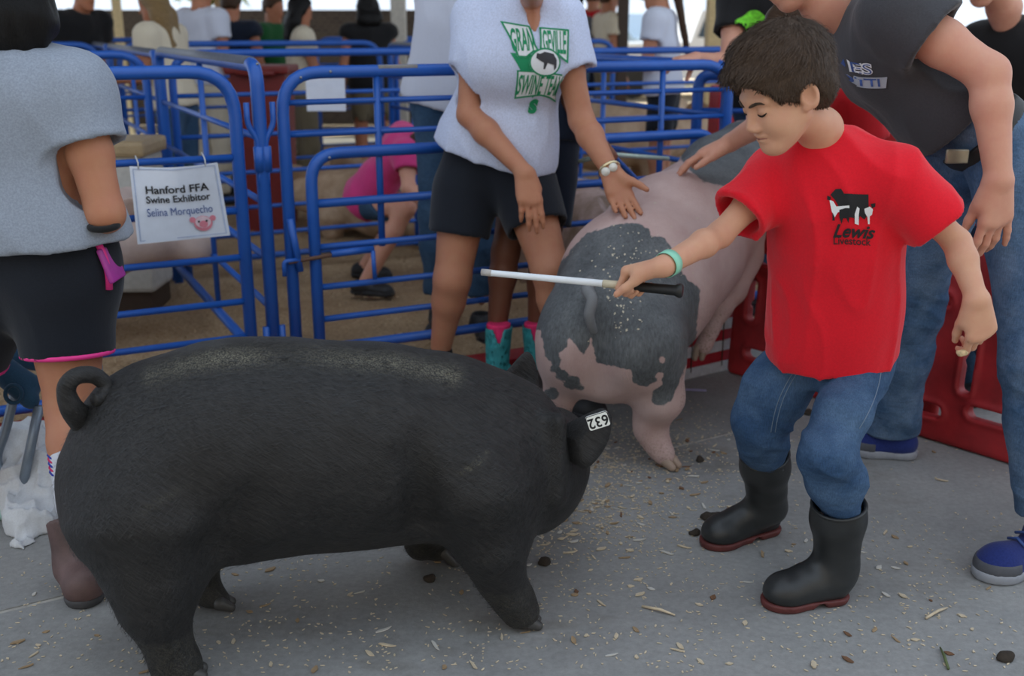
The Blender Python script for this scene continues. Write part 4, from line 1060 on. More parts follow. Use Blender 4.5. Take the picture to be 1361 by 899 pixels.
# ------------------------------------------------------------------ the boy
def boy():
    r = empty('person', G(1050, 775), 'boy in a red shirt, jeans and rubber boots reaching out with a stick', 'person')
    Fh = V3(-.855, -.30, -.42); Uh = V3(-.36, -.12, .90); hs = .85
    f, l, u = frame(Fh, Uh); hc = P(1074, 127, 2.03)-(l*.078-f*.014-u*.006)*hs
    J = dict(head=hc, neck=P(1090, 172, 2.17), chest=P(1112, 272, 2.22), pelvis=P(1110, 446, 2.32), shL=P(1184, 236, 2.14), shR=P(1034, 232, 2.27),
             elL=P(1272, 322, 2.12), wrL=P(1298, 398, 2.04), elR=P(957, 312, 2.17), wrR=P(882, 354, 2.01),
             hipL=P(1148, 468, 2.27), knL=P(1104, 596, 2.13), anL=P(1112, 735, 2.20), hipR=P(1068, 458, 2.37), knR=P(1008, 562, 2.37), anR=P(1016, 675, 2.47))
    fd = nrm(V3(-.42, -.9, 0))
    tors = [chain([C(1106, 258, 2.215, 84), C(1112, 325, 2.25, 79), C(1110, 400, 2.285, 80), C(1108, 490, 2.32, 84)], .05, fd, .80), cone(P(1102, 222, 2.20), J['shL'], .050, .042), cone(P(1102, 222, 2.20), J['shR'], .050, .042)]
    o = dict(s=.76, hs=hs, skin=SK_BOY, F=Fh, U=Uh, face=True, h=.0085, hh=.0036, hhead=.0028, hand_s=.80,
             r=dict(farm=.036, elb=.034, uarm=.040, wr=.027, neck=.051, chest=.106, waist=.100, hip=.078, sh=.052, thigh=.062, knee=.050, calf=.048, hipoff=.055),
             handR=dict(D=V3(-.66, .62, -.25), N=V3(.12, -.30, -1), T=V3(-1, -.6, 0), curl=((52, 88, 55), (56, 90, 55), (60, 90, 55), (62, 90, 50)), spread=1, thumb=(28, 4, 4), tgap=26),
             handL=dict(D=V3(.26, -.02, -1), N=V3(-.15, 1, 0), T=V3(-1, -.2, 0), curl=((30, 42, 22), (42, 52, 30), (48, 58, 34), (52, 58, 34)), spread=2, thumb=(30, 12, 10), tgap=22),
             shirt=dict(mat=MT['red_tee'], loose=.024, sleeve=.70, hem=.035, hem_e=.004, flare=.005, sl_w=1.25, h=.0058, fold=.009, neck_in=.045, torso=tors),
             )
    res = figure(r, J, o); q = res['q']
    sh = res['shirt']
    # sleeve and hem stitching, ribbed collar
    # jeans, bloused over the boot tops
    def jw(p): 
        d = .002*vnoise(p*V3(15, 15, 7)); w = 0
        for c_, rr in ((J['knL']-V3(0, 0, .07), .13), (J['knR']-V3(0, 0, .03), .11), (J['hipR']-V3(0, 0, .05), .1), (J['hipL']-V3(0, 0, .06), .08)): w = np.maximum(w, np.exp(-((p-c_.astype(np.float32))**2).sum(1)/rr**2))
        return d-.007+.016*w*(1-np.abs(vnoise(p*V3(6, 6, 19)+p[:, :1]*V3(0, 0, 10))))**3+.008*(1-np.abs(vnoise(p*V3(9, 9, 3.6)+2.2)))**4
    pel = cone(P(1138, 448, 2.29), P(1082, 446, 2.34), .076, .076, V3(-.4, -.9, 0), .88)
    jl = chain([C(1146, 486, 2.27, 39), C(1122, 545, 2.19, 37), C(1100, 602, 2.135, 33), C(1110, 640, 2.16, 34), C(1115, 672, 2.175, 29)], .03)
    jr = chain([C(1070, 474, 2.37, 40), C(1030, 520, 2.37, 42), C(1009, 562, 2.37, 35), C(1013, 590, 2.40, 30), C(1016, 612, 2.42, 26)], .03)
    jeans = solid('jeans', disp(U(.04, pel, ball(P(1108, 478, 2.30), .066), jl, jr), jw), .0058, MT['jean_boy'], r)
    bv = BVHTree.FromPolygons([tuple(a) for a in verts(jeans)], [tuple(p.vertices) for p in jeans.data.polygons])
    def seam(pts, nm='seam'):
        out = []
        for px, py in pts:
            h_, n_, i_, d_ = bv.ray_cast(Vector(CO), Vector(nrm(ray(px, py))), 9)
            if h_ is not None: out.append(np.array(h_)-nrm(ray(px, py))*.0005)
        if len(out) > 2: tube(nm, out, .0011, MT['seam'], jeans, 5)
    MT['seam'] = plain('pale_denim_stitching', (.16, .22, .30), .8)
    for k in (0, 7): seam([(1072+k*.8-46*t-10*math.sin(3*t), 470+105*t) for t in np.linspace(0, 1, 24)])
    seam([(1172-2*t-28*t*t, 480+90*t) for t in np.linspace(0, 1, 20)])
    # rubber boots
    def boot(an, top, rt, toe, heel):
        an, toe, heel = np.asarray(an), np.asarray(toe), np.asarray(heel); d = nrm(V3(toe[0]-heel[0], toe[1]-heel[1], 0)); lft = V3(-d[1], d[0], 0)
        shaft = chain([(an, .046), (mix(an, top, .35), .045), (mix(an, top, .75), rt*.98), (top+nrm(top-an)*.05, rt*1.02)], .03)
        ball_ = toe-d*.055+V3(0, 0, .036)
        ft = U(.03, cone(heel+d*.045+V3(0, 0, .040), ball_, .038, .040), ell(ball_+d*.012, (.050, .044, .036), np.array([d, lft, V3(0, 0, 1)])), cone(an, mix(an, ball_, .6)+V3(0, 0, .004), .042, .038))
        b = U(.03, shaft, ft); b = cut(b, top, nrm(top-an), .004); b = cut(b, (0, 0, .016), (0, 0, -1), .003)
        b = sub(b, cone(top-nrm(top-an)*.05, top+nrm(top-an)*.1, rt*.90, rt*.96), .003)
        b = disp(b, lambda p: .0022*vnoise(p*V3(18, 18, 40))*np.exp(-((p-an.astype(np.float32))**2).sum(1)/.07**2)+.001*vnoise(p*20))
        bo = solid('boot', b, .0048, MT['rubber'], r)
        so = U(.02, cone(heel+d*.043+V3(0, 0, .02), ball_*V3(1, 1, 0)+V3(0, 0, .02), .040, .043), ell(ball_*V3(1, 1, 0)+d*.013+V3(0, 0, .02), (.054, .047, .06), np.array([d, lft, V3(0, 0, 1)])))
        so = cut(cut(so, (0, 0, .019), (0, 0, 1), .003), (0, 0, 0), (0, 0, -1), .002)
        arch = cone(mix(heel, toe, .42)+lft*.09+V3(0, 0, .0), mix(heel, toe, .42)-lft*.09, .014, .014)
        solid('sole', sub(so, arch, .004), .0045, MT['rubber_sole'], bo)
        n = nrm(top-an); a_ = nrm(np.cross(n, V3(0, 1, 0))); b_ = np.cross(n, a_)
        tube('rim', [top-n*.004+(a_*math.cos(t)+b_*math.sin(t))*rt*1.01 for t in np.linspace(0, 2*math.pi, 28)[:-1]], .0042, MT['rubber'], bo, 8, closed=True)
        return bo
    toeL, heelL = G(1018, 806), G(1128, 795); toeR, heelR = G(938, 728), G(1035, 703)
    bL = boot(P(1112, 752, 2.205), P(1115, 669, 2.17), .058, toeL, heelL); boot(P(1020, 672, 2.49), P(1016, 602, 2.42), .058, toeR, heelR)
    bv_, bf_ = box_vf(P(1136, 697, 2.14), .022, .004, .009, bev=.0012); mesh('boot_badge', bv_, bf_, plain('grey_boot_badge', (.10, .10, .10), .5), bL, smooth=False)
    # hair: short at the sides, combed forward on top
    fr = np.array([f, l, u]); k = hs*1.16; q0 = q; q = lambda x, y, z: hc+(f*x+l*y+u*z)*k
    cap = ell(q(-.016, 0, .046), np.array([.108, .087, .094])*k, fr)
    cap = U(.02*k, cap, ell(q(-.062, 0, -.002), np.array([.048, .070, .062])*k, fr))
    cap = U(.02*k, cap, ell(q(.062, 0, .070), np.array([.038, .062, .026])*k, fr), ell(q(.02, 0, .108), np.array([.06, .05, .03])*k, fr))
    face = U(0, ell(q(.104, 0, -.047), np.array([.078, .12, .110])*k, fr), cone(q(.05, -.12, -.067), q(.05, .12, -.067), .070*k, .070*k))
    cap = sub(cap, face, .008)
    for y in (-1, 1): cap = sub(cap, ell(q(-.012, y*.086, -.022), np.array([.027, .035, .040])*k, fr), .006)
    cap = cut(cap, q(-.05, 0, -.052), nrm(-u*.9+f*.25), .008)
    q = q0; hair = solid('hair', disp(cap, lambda p: .0022*vnoise(p@fr.T.astype(np.float32)*V3(30, 160, 60))+.002*vnoise(p*40)), .0042, MT['hair_boy'], r)
    hv = verts(hair); hn = np.zeros(len(hv)*3); hair.data.vertices.foreach_get('normal', hn); hn = hn.reshape(-1, 3)
    crown = q(-.065, .0, .118); sel = rng.choice(len(hv), min(len(hv), 5200), replace=False); V_, F_l = [], []
    for i in sel:
        p, n = hv[i], hn[i]; loc = fr@(p-hc)/k
        if n.dot(nrm(p-q(0, 0, .02))) < .2: continue
        d = nrm(p-crown); d = d+f*.5 if loc[0] > -.03 and loc[2] > .05 else d-u*.5
        d = nrm(d-n*d.dot(n)+rng.normal(size=3)*.10); s_ = nrm(np.cross(n, d)); L = (.024 if loc[2] > .06 else .011)*random.uniform(.7, 1.2)
        w = .0009; b0 = p-n*.001; b1 = p+d*L*.55+n*.0028; b2 = p+d*L+n*(.0008)
        j = len(V_); V_ += [b0-s_*w, b0+s_*w, b1+s_*w*.8, b1-s_*w*.8, b2]; F_l += [(j, j+1, j+2, j+3), (j+3, j+2, j+4)]
    so = mesh('hair_strands', V_, F_l, MT['hair_boy'], hair); so['kind'] = 'stuff'
    # eyebrows, lashes, mouth line
    bb = res['body']; bt = BVHTree.FromPolygons([tuple(a) for a in verts(bb)], [tuple(p.vertices) for p in bb.data.polygons])
    def on_face(y, z, lift=.0): 
        o_ = q(.2, y, z); h_, n_, i_, d_ = bt.ray_cast(Vector(o_), Vector(-f), .4); return np.array(h_)+f*lift if h_ is not None else q(.09, y, z)
    for y in (-1, 1):
        tube('eyebrow', [on_face(y*a_, b_, .0008) for a_, b_ in ((.012, .013), (.022, .0165), (.033, .0195), (.044, .019), (.051, .015))], [.0022, .0034, .0032, .0026, .001], MT['hair_boy'], r, 6)
        tube('eyelash', [on_face(y*a_, b_, .0012) for a_, b_ in ((.019, -.0085), (.026, -.0115), (.034, -.0122), (.042, -.0095), (.047, -.006))], [.0008, .0016, .0020, .0018, .0008], MT['hair_black'], r, 6)
    tube('mouth', [on_face(a_, b_, .0003) for a_, b_ in ((-.023, -.068), (-.012, -.0665), (0, -.0675), (.012, -.0665), (.023, -.068))], [.0006, .0011, .0013, .0011, .0006], plain('lip_line', (.25, .07, .06), .6), r, 6)
    # chest print
    R = nrm(V3(1, -.30, .05)); N = nrm(V3(-.35, -.9, .32)); Up = nrm(np.cross(N, R)); Rr = np.cross(Up, N)
    O = P(1129, 286, 2.05); M_ = M(O, 1.0)/1.0
    def pp(pts): return [((x-1129)*M_*1.0, -(y-286)*M_*1.06) for x, y in pts]
    def shape(nm, pts, mat, lift): decal(nm, np.array(pp(pts)), [tuple(range(len(pts)))], O, Rr, Up, sh, MT[mat], lift, .009)
    shape('steer_print', [(1102, 256), (1109, 249), (1116, 249), (1120, 255), (1151, 255), (1152, 277), (1146, 284), (1140, 280), (1118, 280), (1113, 270), (1108, 262)], 'ink_black', .0030)
    shape('goat_print', [(1101, 262), (1106, 264), (1110, 270), (1127, 269), (1127, 274), (1112, 277), (1108, 283), (1104, 276)], 'ink_white', .0040)
    shape('goat_leg_print', [(1105, 277), (1108, 283), (1108, 287), (1105, 287)], 'ink_black', .0042); shape('goat_head_print', [(1098, 257), (1103, 259), (1102, 263), (1098, 262)], 'ink_black', .0042)
    shape('hog_print', [(1114, 274), (1122, 272), (1138, 273), (1141, 279), (1138, 291), (1135, 284), (1127, 283), (1126, 290), (1123, 284), (1119, 284), (1117, 291), (1114, 283)], 'ink_black', .0045)
    shape('lamb_print', [(1137, 270), (1140, 272), (1139, 280), (1139, 291), (1134, 290), (1134, 279)], 'ink_white', .0052)
    shape('sheep_print', [(1146, 272), (1153, 269), (1157, 272), (1156, 278), (1153, 280), (1153, 289), (1151, 289), (1150, 281), (1147, 277)], 'ink_white', .0050); shape('sheep_head_print', [(1154, 266), (1160, 265), (1160, 269), (1156, 271)], 'ink_black', .0052)
    tv, tf = text_vf('Lewis', 23*M_, shear=.4, bold=.0009); decal('lettering', tv+V3(2*M_, -14.5*M_, 0), tf, O, Rr, Up, sh, MT['ink_black'], .0032, .02)
    tv, tf = text_vf('Livestock', 14*M_, spacing=1.0, bold=.0002); decal('lettering', tv*V3(.92, 1, 1)+V3(1*M_, -26.5*M_, 0), tf, O, Rr, Up, sh, MT['ink_black'], .0032, .02)
    # wristband
    wd_ = nrm(J['wrR']-J['elR']); a_ = nrm(np.cross(wd_, V3(0, 0, 1))); b_ = np.cross(wd_, a_)
    wb = []
    c0 = J['wrR']-wd_*.016
    vv, ff = [], []
    n = 26
    for i in range(n):
        t = 2*math.pi*i/n; dn = a_*math.cos(t)*1.02+b_*math.sin(t)
        for x, rr_ in ((-.010, .0265), (.010, .0255), (.010, .0265), (-.010, .0275)): vv.append(c0+wd_*x+dn*(rr_-.001))
    for i in range(n):
        j = (i+1) % n
        for k2 in range(4): ff.append((i*4+k2, j*4+k2, j*4+(k2+1) % 4, i*4+(k2+1) % 4))
    w_o = mesh('wristband', vv, ff, plain('mint_green_band', (.28, .66, .48), .5, var=.04), r)
    return J
BJ = boy()
# stick held in the boy's right hand
def stick():
    hw = BJ['wrR']; D = nrm(V3(-.66, .62, -.25)); N = nrm(V3(.12, -.30, -1)-D*np.dot(V3(.12, -.30, -1), D)); g = hw+(D*.070+N*.024)*.80
    Yg = g[1]
    a = P(641, 362, Yg+.10); e = P(908, 387, Yg-.03); 
    r = empty('show_stick', (a+e)/2, 'white show stick with a black grip held out in the boy\'s right hand', 'stick')
    g1 = mix(a, e, .735); m = mix(a, e, .76)
    tube('shaft', [a, mix(a, e, .02), g1], [.0062, .0066, .0075], plain('white_fibreglass', (.72, .76, .80), .35, var=.04), r, 12)
    tube('worn_tip', [a-nrm(e-a)*.001, mix(a, e, .05)], .0073, plain('greyed_tip', (.42, .40, .38), .6), r, 12)
    tube('tape_band', [mix(a, e, .615), mix(a, e, .70)], .0082, plain('yellowed_tape', (.55, .48, .34), .6), r, 12)
    tube('grip', [mix(a, e, .73), mix(a, e, .74), mix(a, e, .96), mix(a, e, .97), mix(a, e, .985), mix(a, e, .997), e], [.007, .0095, .0105, .013, .0145, .0125, .006], plain('black_rubber_grip', (.012, .012, .012), .5), r, 14)
stick()
c = P(1279, 469, 2.05)
solid('cookie_piece', disp(ell(c, (.013, .007, .008), None), lambda p: .002*vnoise(p*160)), .0022, plain('pale_crust', (.62, .47, .27), .8, var=.4, scale=120), label='small pale broken treat pinched in the boy\'s left hand', cat='treat')

# ------------------------------------------------------------------ man bending over beside the boy
def man():
    r = empty('person', G(1300, 700), 'man in a charcoal shirt and faded jeans bending forward behind the boy', 'person')
    J = dict(head=P(1040, -64, 2.72), neck=P(1100, 2, 2.74), chest=P(1182, 82, 2.74), pelvis=P(1318, 190, 2.70), shL=P(1192, 18, 2.56), shR=P(1150, 40, 2.96),
             elL=P(1314, 98, 2.46), wrL=P(1327, 238, 2.40), elR=P(1052, 140, 3.16), wrR=P(972, 189, 3.44),
             hipL=P(1352, 250, 2.58), knL=P(1384, 480, 2.42), anL=P(1392, 672, 2.36), toeL=G(1306, 770), hipR=P(1258, 238, 2.80), knR=P(1208, 405, 2.96), anR=P(1184, 560, 3.06), toeR=G(1132, 600))
    F_ = V3(-.72, -.15, -.68)
    o = dict(s=1.03, skin=SK_MAN, F=F_, U=V3(-.62, 0, .75), h=.010, hh=.0046, hhead=.006, hair=hair_short(), hair_mat=MT['hair_brown'], front=nrm(V3(-.62, -.2, -.75)), face=True,
             r=dict(uarm=.050, elb=.042, farm=.041, wr=.028, waist=.100, chest=.108, hip=.094, thigh=.086, knee=.070, calf=.066, ank=.056),
             handR=dict(D=V3(-.78, .30, -.35), N=V3(0, .1, -1), T=V3(0, -1, 0), curl=(12, 12, 14, 16), spread=4, thumb=(10, 5, 5), tgap=30), handL=dict(D=V3(.08, .02, -1), N=V3(-.25, 1, 0), T=V3(-1, 0, 0), curl=(12, 16, 18, 8), spread=6, thumb=(20, 5, 5), tgap=20),
             shirt=dict(mat=MT['charcoal'], loose=.020, sleeve=.40, hem=-.12, sl_w=1.42, h=.0075, fold=.004),
             pants=dict(mat=MT['jean_man'], name='jeans', loose=.010, len=1.03, cuff=1.6, h=.0075, fold=.008, top=.34),
             shoe=dict(mat=MT['shoe_blue'], sole=MT['shoe_sole'], lace=MT['ink_blue'], toe_mat=MT['shoe_grey'], h=.006))
    res = figure(r, J, o); sh = res['shirt']
    # belt with buckle
    w = mix(J['pelvis'], J['chest'], .14); up = nrm(J['chest']-J['pelvis']); S_ = nrm(J['shL']-J['shR']); fr = o['front']
    b = U(.03, cone(w+S_*.055, w-S_*.055, .118, .118, fr, .92)); b = cut(cut(b, w+up*.018, up), w-up*.018, -up)
    bl = solid('belt', b, .006, plain('black_leather', (.02, .018, .016), .5), r)
    v, f = box_vf(P(1272, 208, 2.56), .055, .010, .035, bev=.004); mesh('buckle', v, f, plain('worn_buckle', (.28, .24, .18), .35, .7), bl)
    # lettering on the chest
    O = P(1128, 92, 2.62); Rr = nrm(V3(.80, -.05, .28)); Up = nrm(V3(-.25, -.25, .9)); Up = nrm(Up-Rr*Up.dot(Rr))
    for s_, dx, dy, sz, mt in (('ALL', -.020, .026, .036, 'ink_blue'), ('BLUES', -.008, -.006, .034, 'ink_blue'),):
        tv, tf = text_vf(s_, sz*1.12, bold=.0022); decal('lettering', tv+V3(dx, dy, -0), tf, O, Rr, Up, sh, MT['ink_white'], .004, .02)
        tv, tf = text_vf(s_, sz*1.12, bold=-.0004); decal('lettering', tv+V3(dx, dy, 0), tf, O, Rr, Up, sh, MT[mt], .006, .02)
    pl = np.array([(-.065, -.016), (.05, -.016), (.055, .014), (-.06, .014)]); decal('print_plate', pl+np.array([.015, -.041]), [(0, 1, 2, 3)], O, Rr, Up, sh, plain('pale_grey_ink', (.42, .46, .52), .8), .004, .014)
    tv, tf = text_vf('ROTTI', .030, bold=.0006); decal('lettering', tv+V3(.013, -.042, 0), tf, O, Rr, Up, sh, MT['ink_blue'], .006, .02)
man()

# ------------------------------------------------------------------ woman in the swine team shirt
def woman_c():
    r = empty('person', P(650, 520, 3.6)*V3(1, 1, 0), 'woman in a grey swine team shirt and black shorts standing at the pen', 'person')
    SL = []
    def slit(t):
        for py in (-34, 0, 30, 62):
            d = ray(707+py*.06, py); yy = np.linspace(3.1, 3.7, 241); pts = (CO+d*(yy/d[1])[:, None]).astype(np.float32); i = int(np.argmax(t.f(pts) < 0)); SL.append(pts[i].astype(float))
        w = (.036, .026, .016, .004); return sub(t, chain([(p, w[i]) for i, p in enumerate(SL)], .006), .004)
    J = dict(head=P(716, -112, 3.50), neck=P(704, -28, 3.58), chest=P(688, 78, 3.55), pelvis=P(655, 222, 3.62), shR=P(634, 26, 3.60), shL=P(742, 26, 3.52),
             elR=P(624, 152, 3.50), wrR=P(698, 230, 3.36), elL=P(773, 160, 3.46), wrL=P(812, 229, 3.30),
             hipR=P(618, 255, 3.62), knR=P(601, 372, 3.56), anR=P(586, 462, 3.63), toeR=P(560, 540, 3.46)*V3(1, 1, 0), hipL=P(698, 250, 3.58), knL=P(732, 360, 3.44), anL=P(748, 480, 3.46), toeL=P(800, 545, 3.36)*V3(1, 1, 0))
    o = dict(s=.98, skin=SK_W, F=V3(.35, -.85, -.4), U=V3(0, -.2, 1), h=.011, hh=.0048, hhead=.007, bare=True, hair=hair_long(.2), hair_mat=MT['hair_brown'], hand_s=.98, face=True,
             r=dict(uarm=.046, elb=.040, farm=.042, wr=.027, waist=.125, chest=.105, hip=.105, thigh=.092, knee=.062, calf=.056, ank=.038, bust=.066, sh=.050),
             handR=dict(D=V3(.16, -.30, -.9), N=V3(-.2, 1, -.2), T=V3(1, .2, .0), curl=(10, 10, 12, 16), spread=2, thumb=(25, 10, 5), tgap=14),
             handL=dict(D=V3(.30, -.45, -.75), N=V3(-.15, -1, .5), T=V3(1, 0, .2), curl=(14, 16, 18, 20), spread=3, thumb=(10, 5, 5), tgap=42),
             shirt=dict(mat=MT['heather'], loose=.026, sleeve=.50, hem=-.045, hem_e=.002, sl_w=1.14, h=.008, fold=.006, neck_in=-.005, extra=slit),
             pants=dict(mat=MT['black_short'], name='shorts', loose=.020, len=.24, flare=1.05, h=.009),
             shoe=dict(mat=MT['shoe_black'], sole=MT['shoe_black'], collar=.075))
    res = figure(r, J, o); sh = res['shirt']
    solid('neckline', chain([(p+V3(0, .026, 0), (.044, .036, .028, .018)[i]) for i, p in enumerate(SL)], .01), .007, SK_W, res['body'])
    # swine team print
    O = P(716, 75, 3.40); m_ = M(P(716, 75, 3.45), 1.0); N = nrm(V3(.25, -.95, .12)); Up = nrm(V3(.02, .1, 1)); Rr = nrm(np.cross(Up, N)); Rr = -Rr if Rr[0] < 0 else Rr; Up = np.cross(N, Rr); Up = Up if Up[2] > 0 else -Up
    def pp(pts): return np.array([((x-716)*m_*1.04, -(y-75)*m_) for x, y in pts])
    def shape(nm, pts, mat, lift): p = pp(pts); decal(nm, p, [tuple(range(len(p)))], O, Rr, Up, sh, MT[mat], lift, .02)
    def bord(pts, w, mat, lift): b, f = border2(pp(pts), w*m_); decal('print_border', b, f, O, Rr, Up, sh, MT[mat], lift, .02)
    shape('triangle_print', [(678, 72), (742, 80), (712, 128), (700, 112)], 'ink_green', .0035)
    A = [(671, 29), (704, 40), (709, 63), (714, 46), (753, 40), (752, 84), (738, 74), (724, 69), (706, 71), (696, 79), (686, 78)]
    A1 = [(671, 29), (703, 37), (707, 62), (711, 70), (704, 72), (696, 79), (686, 78)]; A2 = [(715, 38), (753, 40), (752, 84), (738, 74), (724, 69), (712, 68)]
    for a in (A1, A2): shape('banner_print', a, 'ink_white', .0050); bord(a, 2.2, 'ink_green', .0062)
    B = [(686, 94), (752, 98), (751, 131), (735, 127), (720, 125), (705, 127), (690, 129)]
    shape('banner_print', B, 'ink_white', .0050); bord(B, 2.0, 'ink_green', .0062)
    def word(s_, cx, cy, wpx, hpx, sk_, lift=.0068):
        tv, tf = text_vf(s_, 1.0, bold=.02); w = np.ptp(tv[:, 0]); h = np.ptp(tv[:, 1]); x = (tv[:, 0]-tv[:, 0].mean())/w*2; 
        xx = (tv[:, 0]-tv[:, 0].min())/w-.5; yy = (tv[:, 1]-tv[:, 1].min())/h-.5
        p = np.c_[(cx+xx*wpx-716)*m_*1.04, -((cy-yy*hpx*(1+sk_*xx*xx))-75+xx*8*(sk_ > 0))*m_, 0*xx]
        decal('lettering', p, tf, O, Rr, Up, sh, MT['ink_green'], lift, .03)
    word('GRAN', 692, 55, 25, 31, 0); word('GEVILLE', 733, 57, 32, 30, 0); word('SWINE TEAM', 719, 112, 58, 24, 0)
    e1, f1 = disc2(0, 0, 22*m_, 18*m_); ctr = pp([(720, 84)])[0]
    decal('oval_print', e1+ctr, f1, O, Rr, Up, sh, MT['ink_white'], .0078, .02); e2, f2 = ring2(ctr[0], ctr[1], 22*m_, 18*m_, 2*m_); decal('oval_border', e2, f2, O, Rr, Up, sh, MT['ink_green'], .0086, .02)
    shape('hog_print', [(708, 73), (712, 74), (718, 71), (730, 73), (735, 80), (735, 90), (732, 94), (731, 87), (722, 85), (719, 93), (717, 93), (717, 85), (711, 82), (707, 79)], 'ink_grey', .0092)
    tv, tf = text_vf('S', .05, bold=.004); decal('lettering', tv+np.append(pp([(716, 139)])[0], 0), tf, O, Rr, Up, sh, MT['ink_green'], .004, .03)
    # watch and ring
    wd_ = nrm(J['wrL']-J['elL']); a_ = nrm(np.cross(wd_, V3(0, 0, 1))); b_ = np.cross(wd_, a_); c0 = J['wrL']-wd_*.012
    gold = plain('gold_steel_watch', (.75, .62, .38), .25, .9)
    wt = tube('watch', [c0+(a_*math.cos(t)+b_*math.sin(t))*.031 for t in np.linspace(0, 2*math.pi, 22)[:-1]], .0065, gold, r, 8, closed=True)
    vd = nrm(CO-c0)
    for k in (-.016, .016): 
        cc = c0+vd*.036+wd_*0+np.cross(vd, wd_)*k; tube('watch_face', [cc-vd*.003, cc+vd*.003], .0135, plain('pale_dial', (.80, .78, .70), .3), wt, 16)
woman_c()

# ------------------------------------------------------------------ woman at left, seen from behind
def woman_d():
    r = empty('person', G(90, 770), 'woman in a grey shirt and black pink-trimmed shorts seen from behind at left', 'person')
    J = dict(head=P(2, -30, 2.52), neck=P(2, 48, 2.52), chest=P(8, 165, 2.50), pelvis=P(42, 352, 2.50), shR=P(98, 122, 2.46), shL=P(-88, 118, 2.52), elR=P(140, 284, 2.42), wrR=P(126, 300, 2.66), elL=P(-120, 290, 2.46), wrL=P(-80, 320, 2.68),
             hipR=P(84, 395, 2.49), knR=P(97, 545, 2.45), anR=P(104, 690, 2.29), toeR=G(140, 797), hipL=P(-22, 395, 2.52), knL=P(-75, 545, 2.55), anL=P(-95, 690, 2.6), toeL=P(-110, 700, 2.75)*V3(1, 1, 0))
    o = dict(s=1.03, skin=SK_W, F=V3(-.2, .95, -.1), U=V3(0, 0, 1), h=.010, hh=.006, bare=True, hair=hair_long(.06, .02), hair_mat=MT['hair_black'], front=nrm(V3(-.1, 1, 0)),
             r=dict(uarm=.048, elb=.040, waist=.125, chest=.125, hip=.125, thigh=.098, knee=.058, calf=.056, ank=.038, hipoff=.075, sh=.062),
             shirt=dict(mat=MT['grey_tee'], loose=.022, sleeve=.42, hem=-.055, sl_w=1.3, h=.008, fold=.005, neck_in=-.01),
             pants=dict(mat=MT['black_short'], name='shorts', loose=.016, len=.25, flare=1.06, h=.008, top=.30, fold=.004))
    res = figure(r, J, o); sho = res['pants']
    pk = plain('hot_pink_piping', (.85, .04, .28), .6, var=.04)
    for k in 'RL':
        d = nrm(J['kn'+k]-J['hip'+k]); b = mix(J['hip'+k], J['kn'+k], .49); rr = (mix(.098, .058, .5)*1.03+.016)*1.06+.001; a_ = nrm(np.cross(d, V3(0, 1, 0))); b_ = np.cross(d, a_)
        tube('pink_hem', [b+(a_*math.cos(t)+b_*math.sin(t))*rr for t in np.linspace(0, 2*math.pi, 30)[:-1]], .0068, pk, sho, 8, closed=True)
    bt = BVHTree.FromPolygons([tuple(a) for a in verts(sho)], [tuple(p.vertices) for p in sho.data.polygons]); pth = []
    for px, py in ((126, 322), (133, 335), (138, 350), (142, 366), (143, 384)):
        h_, n_, i_, d_ = bt.find_nearest(Vector(P(px, py, 2.44))); pth.append(np.array(h_)+np.array(n_)*.002)
    tube('pink_side_stripe', pth, .009, pk, sho, 8)
    v, f = box_vf(P(148, 350, 2.46), .012, .085, .085, np.array([nrm(V3(1, .2, .3)), V3(0, 1, 0), nrm(V3(-.3, 0, 1))]), .005); mesh('phone', v, f, plain('magenta_phone_case', (.42, .04, .32), .4), smooth=True, label='magenta phone tucked in the waistband of the left woman\'s shorts', cat='phone')
    tube('hair_tie', [P(138, 300, 2.40)+V3(.030*math.cos(t), .030*math.sin(t), .004*math.sin(t)) for t in np.linspace(0, 6.28, 20)[:-1]], .008, MT['black_tee'], r, 8, closed=True)
    # striped sock and brown boot
    top = P(94, 690, 2.30); an = P(104, 752, 2.25); toe = G(142, 798); heel = G(86, 800); d = nrm(V3(toe[0]-heel[0], toe[1]-heel[1], 0)); lf = V3(-d[1], d[0], 0)
    lg0 = mix(J['knR'], J['anR'], .36); lg1 = mix(J['knR'], J['anR'], .85)
    sk_ = solid('sock', cone(lg0, lg1, .060, .050), .006, plain('white_sock', (.62, .64, .70), .9), r)
    for i, t in enumerate((.05, .13, .21, .29, .37)):
        c_ = mix(lg0, lg1, t); tube('sock_stripe', [c_+V3(math.cos(a), math.sin(a), 0)*(.0605-.01*t) for a in np.linspace(0, 6.28, 20)[:-1]], .0035, plain('sock_stripe_%d' % i, ((.03, .05, .35), (.55, .03, .12))[i % 2], .9), sk_, 6, closed=True)
    b = U(.03, cone(top+V3(0, 0, .04), an, .058, .050), cone(an, heel+d*.05+V3(0, 0, .045), .048, .040), cone(heel+d*.05+V3(0, 0, .04), toe-d*.05+V3(0, 0, .036), .040, .040))
    b = cut(cut(b, top, nrm(top-an), .003), (0, 0, .018), (0, 0, -1), .003); b = sub(b, cone(top-V3(0, 0, .06), top+V3(0, 0, .1), .050, .054), .003)
    bo = solid('boot', b, .006, plain('brown_boot_leather', (.11, .065, .06), .6, var=.4, scale=12), r)
    so = cut(cut(cone(heel+d*.045+V3(0, 0, .02), toe-d*.05+V3(0, 0, .02), .044, .046), (0, 0, .024), (0, 0, 1), .003), (0, 0, 0), (0, 0, -1), .003); solid('sole', so, .006, plain('grey_boot_sole', (.06, .06, .065), .7), bo)
woman_d()
